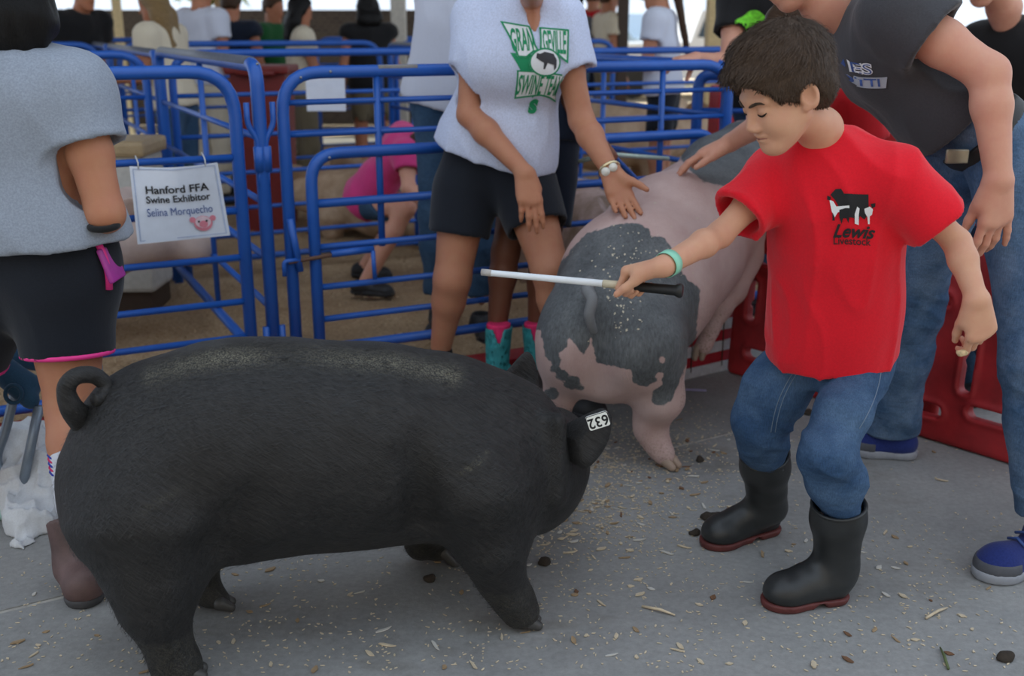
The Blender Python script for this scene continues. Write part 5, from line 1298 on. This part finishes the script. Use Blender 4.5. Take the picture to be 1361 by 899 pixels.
# ------------------------------------------------------------------ girl in turquoise boots behind the woman
def girl_e():
    r = empty('person', P(690, 500, 3.69)*V3(1, 1, 0), 'girl in turquoise cowboy boots and dark shorts behind the swine team woman', 'person')
    J = dict(head=P(752, -32, 3.75), neck=P(738, 28, 3.81), chest=P(725, 95, 3.81), pelvis=P(715, 205, 3.79), shR=P(695, 60, 3.84), shL=P(742, 62, 3.77), elR=P(668, 140, 3.84), wrR=P(690, 190, 3.74), elL=P(762, 140, 3.71), wrL=P(795, 185, 3.61),
             hipR=P(690, 240, 3.77), knR=P(672, 335, 3.71), anR=P(660, 440, 3.67), hipL=P(735, 240, 3.77), knL=P(722, 345, 3.73), anL=P(713, 445, 3.71))
    o = dict(s=.85, skin=SK_DK, F=V3(.3, -.8, -.5), U=V3(0, -.3, 1), h=.012, hh=.006, bare=True, hair=hair_long(.2), hair_mat=MT['hair_black'], face=False,
             handL=dict(D=V3(.6, -.3, -.6), N=V3(-.6, 0, -.5), T=V3(.5, -.5, .5), curl=(45, 55, 60, 60), thumb=(25, 15, 10)),
             shirt=dict(mat=MT['navy'], loose=.012, sleeve=.5, hem=-.07, h=.011), pants=dict(mat=MT['navy'], name='shorts', loose=.016, len=.27, h=.010))
    res = figure(r, J, o)
    w = mix(J['pelvis'], J['chest'], .28); up = nrm(J['chest']-J['pelvis']); 
    b = cut(cut(cone(w+V3(.05, 0, 0), w-V3(.05, 0, 0), .118, .118), w+up*.02, up), w-up*.02, -up); bl = solid('belt', b, .007, plain('brown_studded_belt', (.06, .035, .02), .5), r)
    for k in range(14):
        a = -2.6+k*.19; p = w+V3(.155*math.cos(a)*1.0, .122*math.sin(a), random.uniform(-.009, .009)); v, f = netmesh(ball(p, .006), .0035); mesh('stud', v, f, MT['bolt'], bl)
    tq = plain('turquoise_leather', (.035, .28, .30), .55, var=.3, scale=25); br = plain('dark_brown_vamp', (.035, .022, .018), .6); pk = plain('neon_pink_sock', (.85, .03, .16), .8)
    for k, (top, an, toe) in dict(R=(P(664, 432, 3.65), P(661, 488, 3.63), P(655, 520, 3.49)*V3(1, 1, 0)), L=(P(712, 432, 3.69), P(712, 480, 3.68), P(716, 515, 3.55)*V3(1, 1, 0))).items():
        an = an*V3(1, 1, 0)+V3(0, 0, .09); d = nrm((toe-an)*V3(1, 1, 0)); heel = an*V3(1, 1, 0)-d*.03
        top = V3(mix(an, top, .8)[0], an[1]+.0, top[2])
        sh = cut(cone(an, top+V3(0, 0, .06), .040, .054), top, (0, 0, 1), .002); sh = sub(sh, cone(an, top+V3(0, 0, .2), .034, .056), .003)
        vdir = nrm((CO-top)*V3(1, 1, 0)); ll = V3(-vdir[1], vdir[0], 0)
        for sg in (-1, 1): sh = sub(sh, cone(top+vdir*sg*.06+V3(0, 0, .02), top+vdir*sg*.05-V3(0, 0, .055), .030, .004, ll, 1.0), .003)
        bo = solid('boot', sh, .0055, tq, r)
        vm = cut(U(.03, cone(an-V3(0, 0, .02), heel+d*.04+V3(0, 0, .04), .041, .038), cone(heel+d*.04+V3(0, 0, .04), toe-d*.03+V3(0, 0, .03), .040, .024)), (0, 0, .012), (0, 0, -1), .002); solid('vamp', vm, .006, br, bo)
        for sg in (-1, 1): solid('vamp_wing', cone(an+ll*sg*.032+V3(0, 0, .01), an+vdir*.03+ll*sg*.024-V3(0, 0, .05), .020, .012), .006, tq, bo)
        solid('sock', cut(cone(an+V3(0, 0, .05), top+V3(0, 0, .05), .034, .046), top+V3(0, 0, .012), (0, 0, 1), .002), .006, pk, r)
    # blue lead rope and pale stick in her hand
    hnd = J['wrL']+V3(.03, -.02, -.03)
    tube('lead_rope', spline([hnd+V3(-.01, 0, .04), hnd, P(842, 235, 3.74), P(868, 262, 3.84), P(890, 290, 4.0)], 6), .009, MT['blue'], seg=8, label='blue lead rope hanging from the hand beside the woman\'s watch', cat='rope')
    tube('show_stick', [P(742, 222, 3.87), hnd+V3(0, .02, -.02), P(888, 211, 4.0)], .008, plain('pale_green_stick', (.45, .55, .48), .4), seg=8, label='pale stick behind the pen rails held by the half hidden girl', cat='stick')
girl_e()

# ------------------------------------------------------------------ people around the pens
def man_f():
    r = empty('person', P(590, 440, 4.35)*V3(1, 1, 0), 'man in a white shirt and jeans inside the pen behind the swine team woman', 'person')
    J = dict(head=P(628, -118, 4.3), neck=P(620, -50, 4.35), chest=P(615, 25, 4.35), pelvis=P(600, 130, 4.42), shR=P(582, -22, 4.40), shL=P(665, -22, 4.3), elR=P(588, 70, 4.55), wrR=P(600, 140, 4.5), elL=P(690, 60, 4.2), wrL=P(690, 120, 4.1),
             hipR=P(580, 150, 4.42), knR=P(582, 285, 4.42), anR=P(583, 395, 4.45), hipL=P(625, 150, 4.38), knL=P(635, 285, 4.36), anL=P(640, 395, 4.38)); J['toeR'] = J['anR']*V3(1, 1, 0)+V3(0, -.17, 0); J['toeL'] = J['anL']*V3(1, 1, 0)+V3(.05, -.17, 0)
    figure(r, J, dict(s=1.03, skin=SK_MAN, F=V3(.5, -.8, -.3), U=V3(0, 0, 1), h=.015, hh=.009, hair=hair_short(), hair_mat=MT['hair_brown'], r=dict(waist=.125),
           shirt=dict(mat=MT['white_tee'], loose=.025, sleeve=.6, hem=.02, hem_e=.01, h=.011), pants=dict(mat=MT['jean_bg'], name='jeans', loose=.012, len=.97, h=.012), shoe=dict(mat=MT['shoe_black'], sole=MT['shoe_black'], h=.01)))
man_f()
def person_g():
    r = empty('person', P(1010, 400, 4.75)*V3(1, 1, 0), 'person in a black lime-printed shirt resting a hand on the top rail', 'person')
    J = dict(head=P(1030, -70, 4.6), neck=P(1022, -25, 4.65), chest=P(1012, 28, 4.68), pelvis=P(1020, 135, 4.75), shR=P(978, -2, 4.7), shL=P(1056, 0, 4.62), elR=P(968, 86, 4.55), wrR=P(925, 78, 4.33), elL=P(1075, 80, 4.5), wrL=P(1060, 140, 4.4),
             hipR=P(1002, 150, 4.75), knR=P(1004, 270, 4.75), anR=P(1004, 372, 4.78), hipL=P(1040, 150, 4.72), knL=P(1044, 270, 4.72), anL=P(1046, 372, 4.75)); J['toeR'] = J['anR']*V3(1, 1, 0)+V3(-.03, -.17, 0); J['toeL'] = J['anL']*V3(1, 1, 0)+V3(.03, -.17, 0)
    res = figure(r, J, dict(s=.93, skin=SK_MAN, F=V3(-.3, -.9, -.3), U=V3(0, 0, 1), h=.014, hh=.006, hair=hair_short(), hair_mat=MT['hair_brown'],
           handR=dict(D=V3(-.8, -.35, -.05), N=V3(0, 0, -1), T=V3(0, -1, 0), curl=(18, 20, 22, 24), spread=4, thumb=(45, 5, 5), tgap=40),
           shirt=dict(mat=MT['black_tee'], loose=.02, sleeve=.52, hem=.0, sl_w=1.3, h=.010), pants=dict(mat=MT['jean_bg'], name='jeans', loose=.012, len=.97, h=.013), shoe=dict(mat=MT['shoe_black'], sole=MT['shoe_black'], h=.01)))
    O = P(1006, 34, 4.5); g = plain('lime_green_print', (.16, .62, .03), .8, var=.35, scale=60); v2 = [(.075*math.cos(t)*(1+.12*math.sin(5*t)), .055*math.sin(t)*(1+.12*math.cos(4*t))) for t in np.linspace(0, 6.283, 30)[:-1]]
    decal('lime_print', np.array(v2), [tuple(range(29))], O, V3(1, 0, 0), V3(0, 0, 1), res['shirt'], g, .004, .03)
person_g()
def person_h():
    r = empty('person', P(1290, 560, 3.65)*V3(1, 1, 0), 'person in a red shirt leaning behind the boy and the bending man', 'person')
    J = dict(head=P(1062, 50, 3.30), neck=P(1100, 96, 3.36), chest=P(1160, 148, 3.45), pelvis=P(1275, 245, 3.60), shR=P(1130, 120, 3.68), shL=P(1135, 140, 3.25), elR=P(1100, 215, 3.6), wrR=P(1110, 300, 3.55), elL=P(1165, 235, 3.25), wrL=P(1200, 300, 3.35),
             hipR=P(1262, 260, 3.72), knR=P(1280, 390, 3.72), anR=P(1285, 510, 3.75), hipL=P(1300, 275, 3.5), knL=P(1320, 400, 3.5), anL=P(1330, 530, 3.52)); J['toeR'] = J['anR']*V3(1, 1, 0)+V3(-.17, 0, 0); J['toeL'] = J['anL']*V3(1, 1, 0)+V3(-.17, 0, 0)
    figure(r, J, dict(s=.92, skin=SK_MAN, F=V3(-.7, -.1, -.7), U=V3(-.6, 0, .8), h=.013, hh=.0055, hair=hair_short(), hair_mat=MT['hair_brown'], front=nrm(V3(-.5, 0, -.85)),
           handR=dict(D=V3(-.78, .25, -.35), N=V3(0, .1, -1), T=V3(0, -1, 0), curl=(12, 12, 14, 16), spread=4, thumb=(10, 5, 5), tgap=30),
           shirt=dict(mat=MT['red_tee2'], loose=.022, sleeve=.5, hem=.0, h=.010), pants=dict(mat=MT['jean_bg'], name='jeans', loose=.012, len=.97, h=.013), shoe=dict(mat=MT['shoe_black'], sole=MT['shoe_black'], h=.01)))
person_h()
def person_i():
    r = empty('person', P(1345, 560, 4.25)*V3(1, 1, 0), 'person in a black shirt at the top right corner looking down', 'person')
    J = dict(head=P(1306, -42, 4.07), neck=P(1335, 12, 4.20), chest=P(1352, 85, 4.25), pelvis=P(1362, 215, 4.35), shR=P(1304, 58, 4.35), shL=P(1402, 62, 4.15), elR=P(1285, 150, 4.25), wrR=P(1270, 220, 4.15), elL=P(1420, 150, 4.05), wrL=P(1410, 220, 3.95),
             hipR=P(1340, 235, 4.35), knR=P(1340, 370, 4.35), anR=P(1342, 470, 4.38), hipL=P(1385, 235, 4.30), knL=P(1390, 370, 4.30), anL=P(1392, 475, 4.33)); J['toeR'] = J['anR']*V3(1, 1, 0)+V3(-.1, -.14, 0); J['toeL'] = J['anL']*V3(1, 1, 0)+V3(-.06, -.15, 0)
    figure(r, J, dict(s=.98, skin=SK_MAN, F=V3(-.6, -.55, -.55), U=V3(-.4, -.3, .85), h=.014, hh=.008, face=True, hhead=.007, hair=hair_short(), hair_mat=MT['hair_brown'],
           shirt=dict(mat=MT['black_tee'], loose=.025, sleeve=.55, hem=.0, h=.011), pants=dict(mat=MT['jean_bg'], name='jeans', loose=.012, len=.97, h=.013), shoe=dict(mat=MT['shoe_black'], sole=MT['shoe_black'], h=.01)))
person_i()
def child_j():
    r = empty('person', P(510, 300, 5.2)*V3(1, 1, 0), 'child in a hot pink shirt crouching on the bedding in the middle pen', 'person')
    J = dict(head=P(585, 182, 5.05), neck=P(556, 188, 5.1), chest=P(528, 208, 5.15), pelvis=P(484, 262, 5.25), shR=P(540, 205, 4.98), shL=P(535, 180, 5.32), elR=P(543, 250, 4.9), wrR=P(575, 278, 4.85), elL=P(585, 235, 5.3), wrL=P(610, 270, 5.2),
             hipR=P(490, 272, 5.15), knR=P(540, 276, 5.0), anR=P(480, 300, 5.02), hipL=P(480, 268, 5.32), knL=P(545, 268, 5.25), anL=P(480, 290, 5.4)); 
    for k in 'LR': J['an'+k][2] = .07; J['toe'+k] = J['an'+k]*V3(1, 1, 0)+V3(.14, -.03, .02)
    figure(r, J, dict(s=.80, skin=SK_MAN, F=V3(.7, -.3, -.6), U=V3(.5, 0, .85), h=.014, hh=.009, bare=True, hair=hair_long(.12), hair_mat=MT['hair_brown'], front=nrm(V3(.5, 0, -.85)),
           shirt=dict(mat=MT['pink_tee'], loose=.02, sleeve=.5, hem=.03, h=.011), pants=dict(mat=MT['jean_bg'], name='shorts', loose=.012, len=.4, h=.012), shoe=dict(mat=MT['shoe_black'], sole=MT['shoe_black'], h=.01)))
child_j()
def bg_person(px, Y, H_, yaw, shirt, pants, label, skin_=None, hair=None, hair_mat=None, arms='down', shorts=False, name='person', lean=0.0, group='onlookers behind the pens', cap=None, sleeve=.5):
    b = P(px, 100, Y); b = V3(b[0], Y, 0); s = H_/1.72
    f = V3(math.cos(yaw), math.sin(yaw), 0); l = V3(-f[1], f[0], 0)
    q = lambda x, y, z: b+(f*(x+lean*max(0, z-.9))+l*y)*s+V3(0, 0, z*s)
    J = dict(head=q(.02, 0, 1.61), neck=q(-.01, 0, 1.47), chest=q(0, 0, 1.26), pelvis=q(0, 0, .95), shL=q(0, .18, 1.41), shR=q(0, -.18, 1.41), hipL=q(0, .09, .90), hipR=q(0, -.09, .90), knL=q(.02, .10, .49), knR=q(.02, -.10, .49), anL=q(-.02, .10, .08), anR=q(-.02, -.10, .08), toeL=q(.16, .12, 0), toeR=q(.16, -.12, 0))
    if arms == 'down': J.update(elL=q(-.02, .24, 1.12), elR=q(-.02, -.24, 1.12), wrL=q(.08, .24, .88), wrR=q(.08, -.24, .88))
    else: J.update(elL=q(.06, .24, 1.14), elR=q(.06, -.24, 1.14), wrL=q(.30, .17, 1.12), wrR=q(.30, -.17, 1.12))
    r = empty(name, b, label, 'person', group)
    figure(r, J, dict(s=s, skin=skin_ or SK_BG, F=f+V3(0, 0, -.25), U=V3(0, 0, 1), h=.022, hh=.015, hhead=.014, bare=shorts, hair=hair or hair_short(), hair_mat=hair_mat or MT['hair_brown'], hhair=.014,
           shirt=dict(mat=shirt, loose=.02, sleeve=sleeve, hem=.02, h=.017), pants=dict(mat=pants, name='shorts' if shorts else 'trousers', loose=.014, len=.32 if shorts else .97, h=.018), shoe=dict(mat=MT['shoe_black'], sole=MT['shoe_black'], h=.015)))
    if cap is not None:
        hc = J['head']; hs = s; fr = np.array([f, l, V3(0, 0, 1)])
        c_ = U(.01, cut(ell(hc+V3(0, 0, .045)*hs, np.array([.118, .100, .095])*hs, fr), hc+V3(0, 0, .04)*hs, (0, 0, -1)), ell(hc+f*.13*hs+V3(0, 0, .045)*hs, np.array([.075, .07, .009])*hs, fr)); solid('cap', c_, .010, cap, r)
bg_person(884, 6.9, 1.60, math.pi*.90, MT['white_tee'], MT['black_short'], 'girl in a grey-white shirt with a long brown ponytail at the far pens', hair=hair_long(.42, tail=True), hair_mat=MT['hair_brown'], arms='fwd', shorts=True, cap=MT['black_tee'], skin_=SK_W, lean=.1)
bg_person(763, 11.0, 1.58, 2.2, MT['charcoal'], MT['jean_bg'], 'far person in a dark shirt at the left of the bright gap')
bg_person(786, 11.6, 1.66, 1.2, MT['red_tee2'], MT['navy'], 'far person in a red shirt in the bright gap')
bg_person(806, 10.6, 1.62, .3, MT['cream_tee'], MT['khaki'], 'far person in a cream shirt beside the thin dark post')
bg_person(492, 8.6, 1.50, 1.9, MT['black_tee'], MT['khaki'], 'person in a black racerback top seen from behind beside the cream post', sleeve=.08, hair=hair_long(.05), hair_mat=MT['hair_black'], shorts=True, skin_=SK_TAN)
bg_person(402, 8.0, 1.47, .4, MT['cream_tee'], MT['khaki'], 'person in a pale shirt with long dark hair at the back pens', hair=hair_long(.15), hair_mat=MT['hair_black'], arms='fwd')
bg_person(367, 8.8, 1.50, -.4, MT['green_tee'], MT['navy'], 'person in a green shirt at the back pens')
bg_person(313, 8.3, 1.52, 1.4, MT['navy'], MT['navy'], 'person in a dark navy top seen from behind at the back pens', sleeve=.1, skin_=SK_TAN)
bg_person(274, 7.9, 1.62, 1.0, MT['white_tee'], MT['cream_tee'], 'person in a loose white shirt at the back pens', skin_=SK_TAN)
bg_person(232, 6.5, 1.50, 2.9, MT['cream_tee'], MT['jean_bg'], 'blond person in a grey shirt leaning on the panel at left', hair=hair_long(.22), hair_mat=MT['hair_blond'], arms='fwd', lean=.15)
bg_person(100, 7.9, 1.60, -.6, MT['black_tee'], MT['black_short'], 'person in dark clothes bending behind the left pens', lean=.3, skin_=SK_TAN)

# ------------------------------------------------------------------ red bin, boards, panels
def bin_():
    a = P(352, 150, 6.9); b = V3(a[0], 6.9, 0)
    r = empty('feed_bin', b, 'dark red plastic bin standing behind the centre post', 'bin')
    m = plain('dark_red_plastic', (.16, .012, .010), .5); w, h, d = .34, 1.0, .3
    vs_ = [(x*w/2*k, y*d/2*k, z) for z, k in ((0, .85), (h, 1)) for x, y in ((-1, -1), (1, -1), (1, 1), (-1, 1))]
    mesh('bin_body', np.array(vs_)+b, [(3, 2, 1, 0), (0, 1, 5, 4), (1, 2, 6, 5), (2, 3, 7, 6), (3, 0, 4, 7), (4, 5, 6, 7)], m, r, smooth=False)
    v, f = box_vf(b+V3(0, 0, h+.02), w+.06, d+.06, .05, bev=.015); mesh('lid', v, f, m, r, smooth=False)
    tube('handle', [b+V3(-.12, -d/2-.05, h), b+V3(.12, -d/2-.05, h)], .015, m, r)
bin_()
cb = P(146, 170, 4.85); v, f = box_vf((cb[0], 4.85, .42), .36, .30, .62, bev=.02)
cr_ = empty('storage_box', (cb[0], 4.85, .0), 'white storage box standing in the pen behind the hanging sign', 'box'); mesh('box_body', v, f, plain('white_plastic', (.50, .49, .45), .5), cr_, smooth=False)
v, f = box_vf((cb[0], 4.85, .76), .40, .34, .07, bev=.02); mesh('lid', v, f, plain('tan_lid', (.36, .26, .14), .5), cr_, smooth=False)
v, f = box_vf((cb[0], 4.85, .055), .32, .26, .11); mesh('stand', v, f, MT['post_dark'], cr_, smooth=False)
b0 = P(985, 200, 6.2); v, f = box_vf((b0[0], 6.2, .48), .35, .35, .95, bev=.03)
mesh('feed_drum', v, f, plain('bright_red_plastic', (.42, .01, .012), .5), smooth=False, origin=(b0[0], 6.2, 0), label='bright red feed drum behind the pen corner by the boy\'s face', cat='drum')

def boxs(c, hx, hy, hz, R, rad):
    c32 = np.asarray(c, np.float32); R32 = np.asarray(R, np.float32); hh = np.array([hx, hy, hz], np.float32)-rad
    def f(p):
        q = np.abs((p-c32)@R32.T)-hh
        return np.sqrt((np.maximum(q, 0)**2).sum(1))+np.minimum(q.max(1), 0)-rad
    m = math.sqrt(hx*hx+hy*hy+hz*hz); return S(f, np.asarray(c)-m, np.asarray(c)+m)
MT['panel_red'] = plain('scuffed_red_plastic', (.36, .016, .02), .55, var=.35, scale=7)
def red_board(a, d, w, h, slots, label, tilt=.06):
    n = V3(-d[1], d[0], 0); n = -n if n[1] > 0 else n      # towards the camera
    upv = nrm(V3(0, 0, 1)-n*tilt); nn_ = np.cross(d, upv); R = np.array([d, nn_, upv]); c = a+d*w/2+upv*h/2
    b = boxs(c, w/2, .019, h/2, R, .016); th = .05
    rims, holes = [], []
    for (x0, z0, x1, z1) in slots:
        p0, p1 = a+d*x0+upv*z0, a+d*x1+upv*z1
        rims.append((p0, p1)); holes.append(cone(p0, p1, .020, .020, nn_, 4.0))
    b = U(.01, b, *[cut(cut(cone(p0, p1, .034, .034, nn_, 4), c+nn_*.026, nn_), c-nn_*.026, -nn_) for p0, p1 in rims])
    for h_ in holes: b = sub(b, h_, .008)
    for k in range(1, 3): b = sub(b, cone(a+d*.05+upv*(h*k/3+.02)-nn_*.020, a+d*(w-.05)+upv*(h*k/3+.02)-nn_*.020, .006, .006), .01)
    r = empty('sorting_panel', a, label, 'panel', 'red sorting panels'); solid('board', b, .0085, MT['panel_red'], r)
pa = G(968, 494); pb = G(1340, 606); pd = nrm(pb-pa)
sl1 = [(.10, .10, .20, .10), (.09, .24, .09, .36), (.20, .20, .20, .36), (.10, .46, .20, .46), (.10, .55, .10, .68), (.30, .10, .42, .10), (.52, .2, .52, .34), (.62, .10, .72, .10), (.3, .68, .45, .68)]
red_board(pa+V3(0, 0, .0), pd, .85, .78, sl1, 'red plastic sorting panel beside the flag striped board')
w2 = np.linalg.norm(pb-pa)
sl2 = [(.12, .10, .24, .10), (.10, .22, .10, .36), (.10, .46, .22, .46), (.32, .20, .32, .34), (.36, .13, .47, .13), (.55, .08, .55, .24), (.50, .30, .60, .30), (.58, .40, .58, .52), (.2, .68, .34, .68), (.5, .68, .64, .68)]
red_board(pa+pd*.62+V3(-.03, -.05, 0), pd, .95, .78, sl2, 'red plastic sorting panel between the man\'s legs')

def flag_board():
    a, b = G(893, 508), G(985, 486); d = nrm(b-a); n = nrm(V3(d[1], -d[0], 0)); w, h = .40, .62; a = b-d*w
    r = empty('flag_board', a, 'white board with red stripes and a blue corner behind the spotted pig\'s front leg', 'board')
    R = np.array([d, n, V3(0, 0, 1)])
    wh = plain('white_board_paint', (.52, .54, .58), .6, var=.15); rd = plain('red_stripe_paint', (.36, .012, .025), .6); bl = plain('blue_corner_paint', (.015, .05, .22), .6)
    sh = .042; nn_ = int(h/sh)
    for i in range(nn_):
        v, f = box_vf(a+d*w/2+V3(0, 0, sh*(i+.5)), w, .02 if i % 2 else .024, sh-.001, R, .002); mesh('stripe', v, f, rd if i % 2 else wh, r, smooth=False)
    v, f = box_vf(a+d*w*.70+V3(0, 0, h-.14)+n*.006, w*.55, .026, .28, R, .002); mesh('blue_corner', v, f, bl, r, smooth=False)
    for x in (.12, .28): 
        v, f = box_vf(a+d*x+V3(0, 0, h*.35)+n*.0125, .004, .003, h*.62, R); mesh('slit', v, f, MT['post_dark'], r, smooth=False)
flag_board()

# ------------------------------------------------------------------ folding stool and white towel at left
def stool():
    r = empty('folding_stool', G(10, 660), 'folding stool with a blue fabric seat and grey legs behind the left woman', 'stool')
    g = plain('grey_steel_tube', (.22, .27, .33), .4, .4); bl = fabric('blue_stool_fabric', (.02, .06, .11), .1)
    tube('leg', spline([P(25, 500, 2.72), P(8, 570, 2.70), P(-4, 612, 2.68), P(12, 655, 2.64)], 5), .013, g, r, 10); tube('leg', [P(52, 540, 2.68), P(28, 656, 2.64)], .013, g, r, 10)
    tube('leg', [P(40, 470, 2.95), P(150, 590, 2.9)], .013, g, r, 10); tube('leg', [P(-60, 500, 2.9), P(-30, 640, 2.9)], .013, g, r, 10)
    tube('leg', [P(128, 470, 2.62), P(138, 560, 2.75)], .012, g, r, 10)
    solid('foot_cap', ell(P(22, 666, 2.63), (.030, .022, .016)), .005, MT['tyre'], r)
    se = U(.02, cone(P(-40, 462, 2.72), P(38, 512, 2.72), .045, .030), cone(P(5, 470, 2.9), P(60, 480, 2.9), .04, .03), cone(P(10, 500, 2.71), P(40, 532, 2.68), .032, .022)); solid('seat', disp(se, lambda p: .006*vnoise(p*14)), .008, bl, r)
    tube('cup_ring', [P(18+11*math.cos(t), 524+12*math.sin(t), 2.66) for t in np.linspace(0, 6.28, 18)[:-1]], .006, bl, r, 8, closed=True)
stool()
def towel():
    ps = [cone(P(38, 605, 2.80), P(30, 655, 2.70), .085, .07), cone(P(50, 650, 2.70), P(40, 700, 2.56), .07, .045), cone(P(35, 690, 2.56), P(40, 735, 2.46), .04, .018), cone(P(66, 620, 2.72), P(62, 690, 2.6), .04, .03), cone(P(8, 640, 2.76), P(5, 680, 2.72), .06, .04)]
    t = disp(U(.05, *ps), lambda p: .026*(1-np.abs(vnoise(p*V3(13, 13, 5)+1.7)))**3-.008+.014*(1-np.abs(vnoise(p*V3(30, 30, 12))))**3, .03); t = cut(t, (0, 0, .002), (0, 0, -1), .002)
    solid('towel', t, .0062, fabric('white_towelling', (.60, .62, .64), .06, fold=.008), label='crumpled white towel lying on the floor under the folding stool', cat='towel')
towel()
solid('plastic_scrap', disp(ell(G(3, 685)+V3(0, 0, .02), (.06, .05, .03)), lambda p: .004*vnoise(p*20)), .006, plain('pale_mint_plastic', (.35, .55, .50), .5), label='pale mint plastic scrap beside the towel at the left edge', cat='scrap')

# ------------------------------------------------------------------ litter on the concrete
SH = [plain('pale_wood_shaving', (.60, .50, .35), .85, var=.2), plain('tan_wood_shaving', (.36, .25, .14), .85, var=.3), plain('whitish_wood_shaving', (.55, .53, .48), .85, var=.1), plain('brown_wood_shaving', (.18, .09, .045), .85, var=.3)]
def chip_vf(L, w, seed):
    rg = random.Random(seed); n = 7; v = []
    for i in range(n):
        a = 2*math.pi*i/n+rg.uniform(-.25, .25); k = rg.uniform(.75, 1.15); v.append((L*.5*k*math.cos(a), w*.5*k*math.sin(a)))
    z = lambda x: .0012+.10*x*x/L
    vv = [(x, y, z(x)) for x, y in v]+[(x, y, z(x)+.0016) for x, y in v]
    return np.array(vv), [tuple(range(n-1, -1, -1)), tuple(range(n, 2*n))]+[(i, (i+1) % n, n+(i+1) % n, n+i) for i in range(n)]
def litter_spot():
    k = random.random()
    if k < .46: return random.gauss(770, 90), random.gauss(655, 48)
    if k < .60: return random.gauss(880, 90), random.gauss(600, 30)
    if k < .70: return random.gauss(1150, 120), random.gauss(780, 60)
    if k < .80: return random.uniform(560, 960), random.uniform(640, 890)
    if k < .88: return random.uniform(0, 520), random.uniform(740, 895)
    return random.uniform(300, 1361), random.uniform(560, 895)
chips = []
for i, (L, w) in enumerate(((.022, .009), (.016, .010), (.026, .006), (.013, .008))):
    v, f = chip_vf(L, w, i)
    for m in SH:
        me = bpy.data.meshes.new('wood_shaving'); me.from_pydata(v.tolist(), [], f); me.materials.append(m); me.update(); chips.append(me)
for i in range(340):
    x, y = litter_spot(); p = G(x, max(y, 540)); 
    if p[1] > 3.6 or p[1] < 1.6: continue
    ci = random.choices(range(16), [3, 2, 2, 1]*4)[0]; o = bpy.data.objects.new('wood_shaving', chips[ci]); o.location = (p[0], p[1], 0); o.rotation_euler = (random.uniform(-.08, .08), random.uniform(-.08, .08), random.uniform(0, 6.28)); k = random.uniform(.85, 1.55); o.scale = (k, k, k)
    near = min((((500, 790), 'under the black pig'), ((150, 850), 'by the black pig\'s hind feet'), ((720, 660), 'in front of the black pig\'s jowl'), ((740, 850), 'below the black pig\'s front foot'), ((870, 600), 'around the spotted pig\'s foot'), ((930, 720), 'around the boy\'s right boot'), ((1060, 830), 'around the boy\'s left boot'), ((1230, 640), 'before the red panels'), ((1260, 800), 'by the man\'s near shoe')), key=lambda a: math.hypot(a[0][0]-x, a[0][1]-y))[1]
    shape = ('narrow flake', 'broad flake', 'long sliver', 'short chip')[ci//4]; tone = ('pale', 'tan', 'whitish', 'brown')[ci % 4]
    link(o, None, '%s %s of wood shaving on the concrete %s' % (tone, shape, near), 'wood shaving', 'wood shavings on the concrete')
parts = []
for i in range(4200):
    x, y = litter_spot(); p = G(x, max(y, 530))
    if p[1] > 3.8 or p[1] < 1.6: continue
    v, f = chip_vf(random.uniform(.004, .012), random.uniform(.0025, .005), i); a = random.uniform(0, 6.28); c, s = math.cos(a), math.sin(a)
    parts.append((v@np.array([[c, s, 0], [-s, c, 0], [0, 0, .6]])+V3(p[0], p[1], .0003), f))
v, f = merge(parts); mesh('sawdust_crumbs', v, f, SH[0], smooth=False, label='fine crumbs of sawdust scattered over the concrete', cat='sawdust', kind='stuff')
dung = plain('dark_dung', (.035, .026, .018), .9, var=.4, scale=60)
for px, py, w, lb in ((948, 690, .034, 'largest dark dung clump behind the boy\'s right boot'), (922, 711, .014, 'small dark dung lump beside the biggest clump'), (570, 772, .017, 'dark dung lump left of the black pig\'s front foot'), (722, 751, .015, 'small dark dung lump right of the black pig\'s front leg'), (1073, 551, .02, 'dark dung lump behind the boy\'s knees'), (1335, 878, .018, 'dark dung lump in the lower right corner'), (930, 614, .014, 'small dung lump right of the spotted pig\'s foot')):
    c = G(px, py); solid('dung_clump', cut(disp(U(.01, ell(c+V3(0, 0, .004), (w, w*.7, .011)), ell(c+V3(w*.5, .2*w, .004), (w*.5, w*.5, .013))), lambda p: .005*vnoise(p*70)), (0, 0, .0005), (0, 0, -1)), .004, dung, label=lb, cat='dung')
v, f = box_vf(G(925, 520)+V3(0, 0, .004), .075, .018, .003, np.array([nrm(V3(1, -.15, 0)), nrm(V3(.15, 1, 0)), V3(0, 0, 1)]), .001); mesh('paper_scrap', v, f, plain('lavender_paper', (.42, .40, .62), .7), smooth=False, label='lavender paper strip on the concrete before the flag striped board', cat='scrap')
for px, py, an, lb in ((1245, 815, .6, 'pale splinter lying on the concrete at lower right'), (1255, 875, 1.4, 'green-brown weed stalk on the concrete at lower right'), (875, 812, -.5, 'thin straw lying between the black pig and the boot')):
    c = G(px, py, .004); d = V3(math.cos(an), math.sin(an), 0); tube('straw', [c-d*.04, c+d*.005+V3(0, 0, .004), c+d*.04], [.003, .0035, .002], SH[0] if 'weed' not in lb else plain('weed_green', (.10, .13, .05), .8), seg=6, label=lb, cat='straw')
# loose shavings over the pen bedding
parts = []
for i in range(9000):
    p = W(random.uniform(-1.5, 3.2), random.uniform(.05, 3.2), random.uniform(.018, .04)); L = random.uniform(.005, .014); a = rng.normal(size=3)*V3(1, 1, .3); a = nrm(a)*L; b = nrm(np.cross(a, V3(0, 0, 1)+rng.normal(size=3)*.3))*L*.35
    parts.append((np.array([p-a, p+b, p+a, p-b]), [(0, 1, 2, 3)]))
v, f = merge(parts); mesh('loose_shavings', v, f, [SH[1]], smooth=False, label='loose curled shavings strewn over the pen bedding', cat='shavings', kind='stuff')
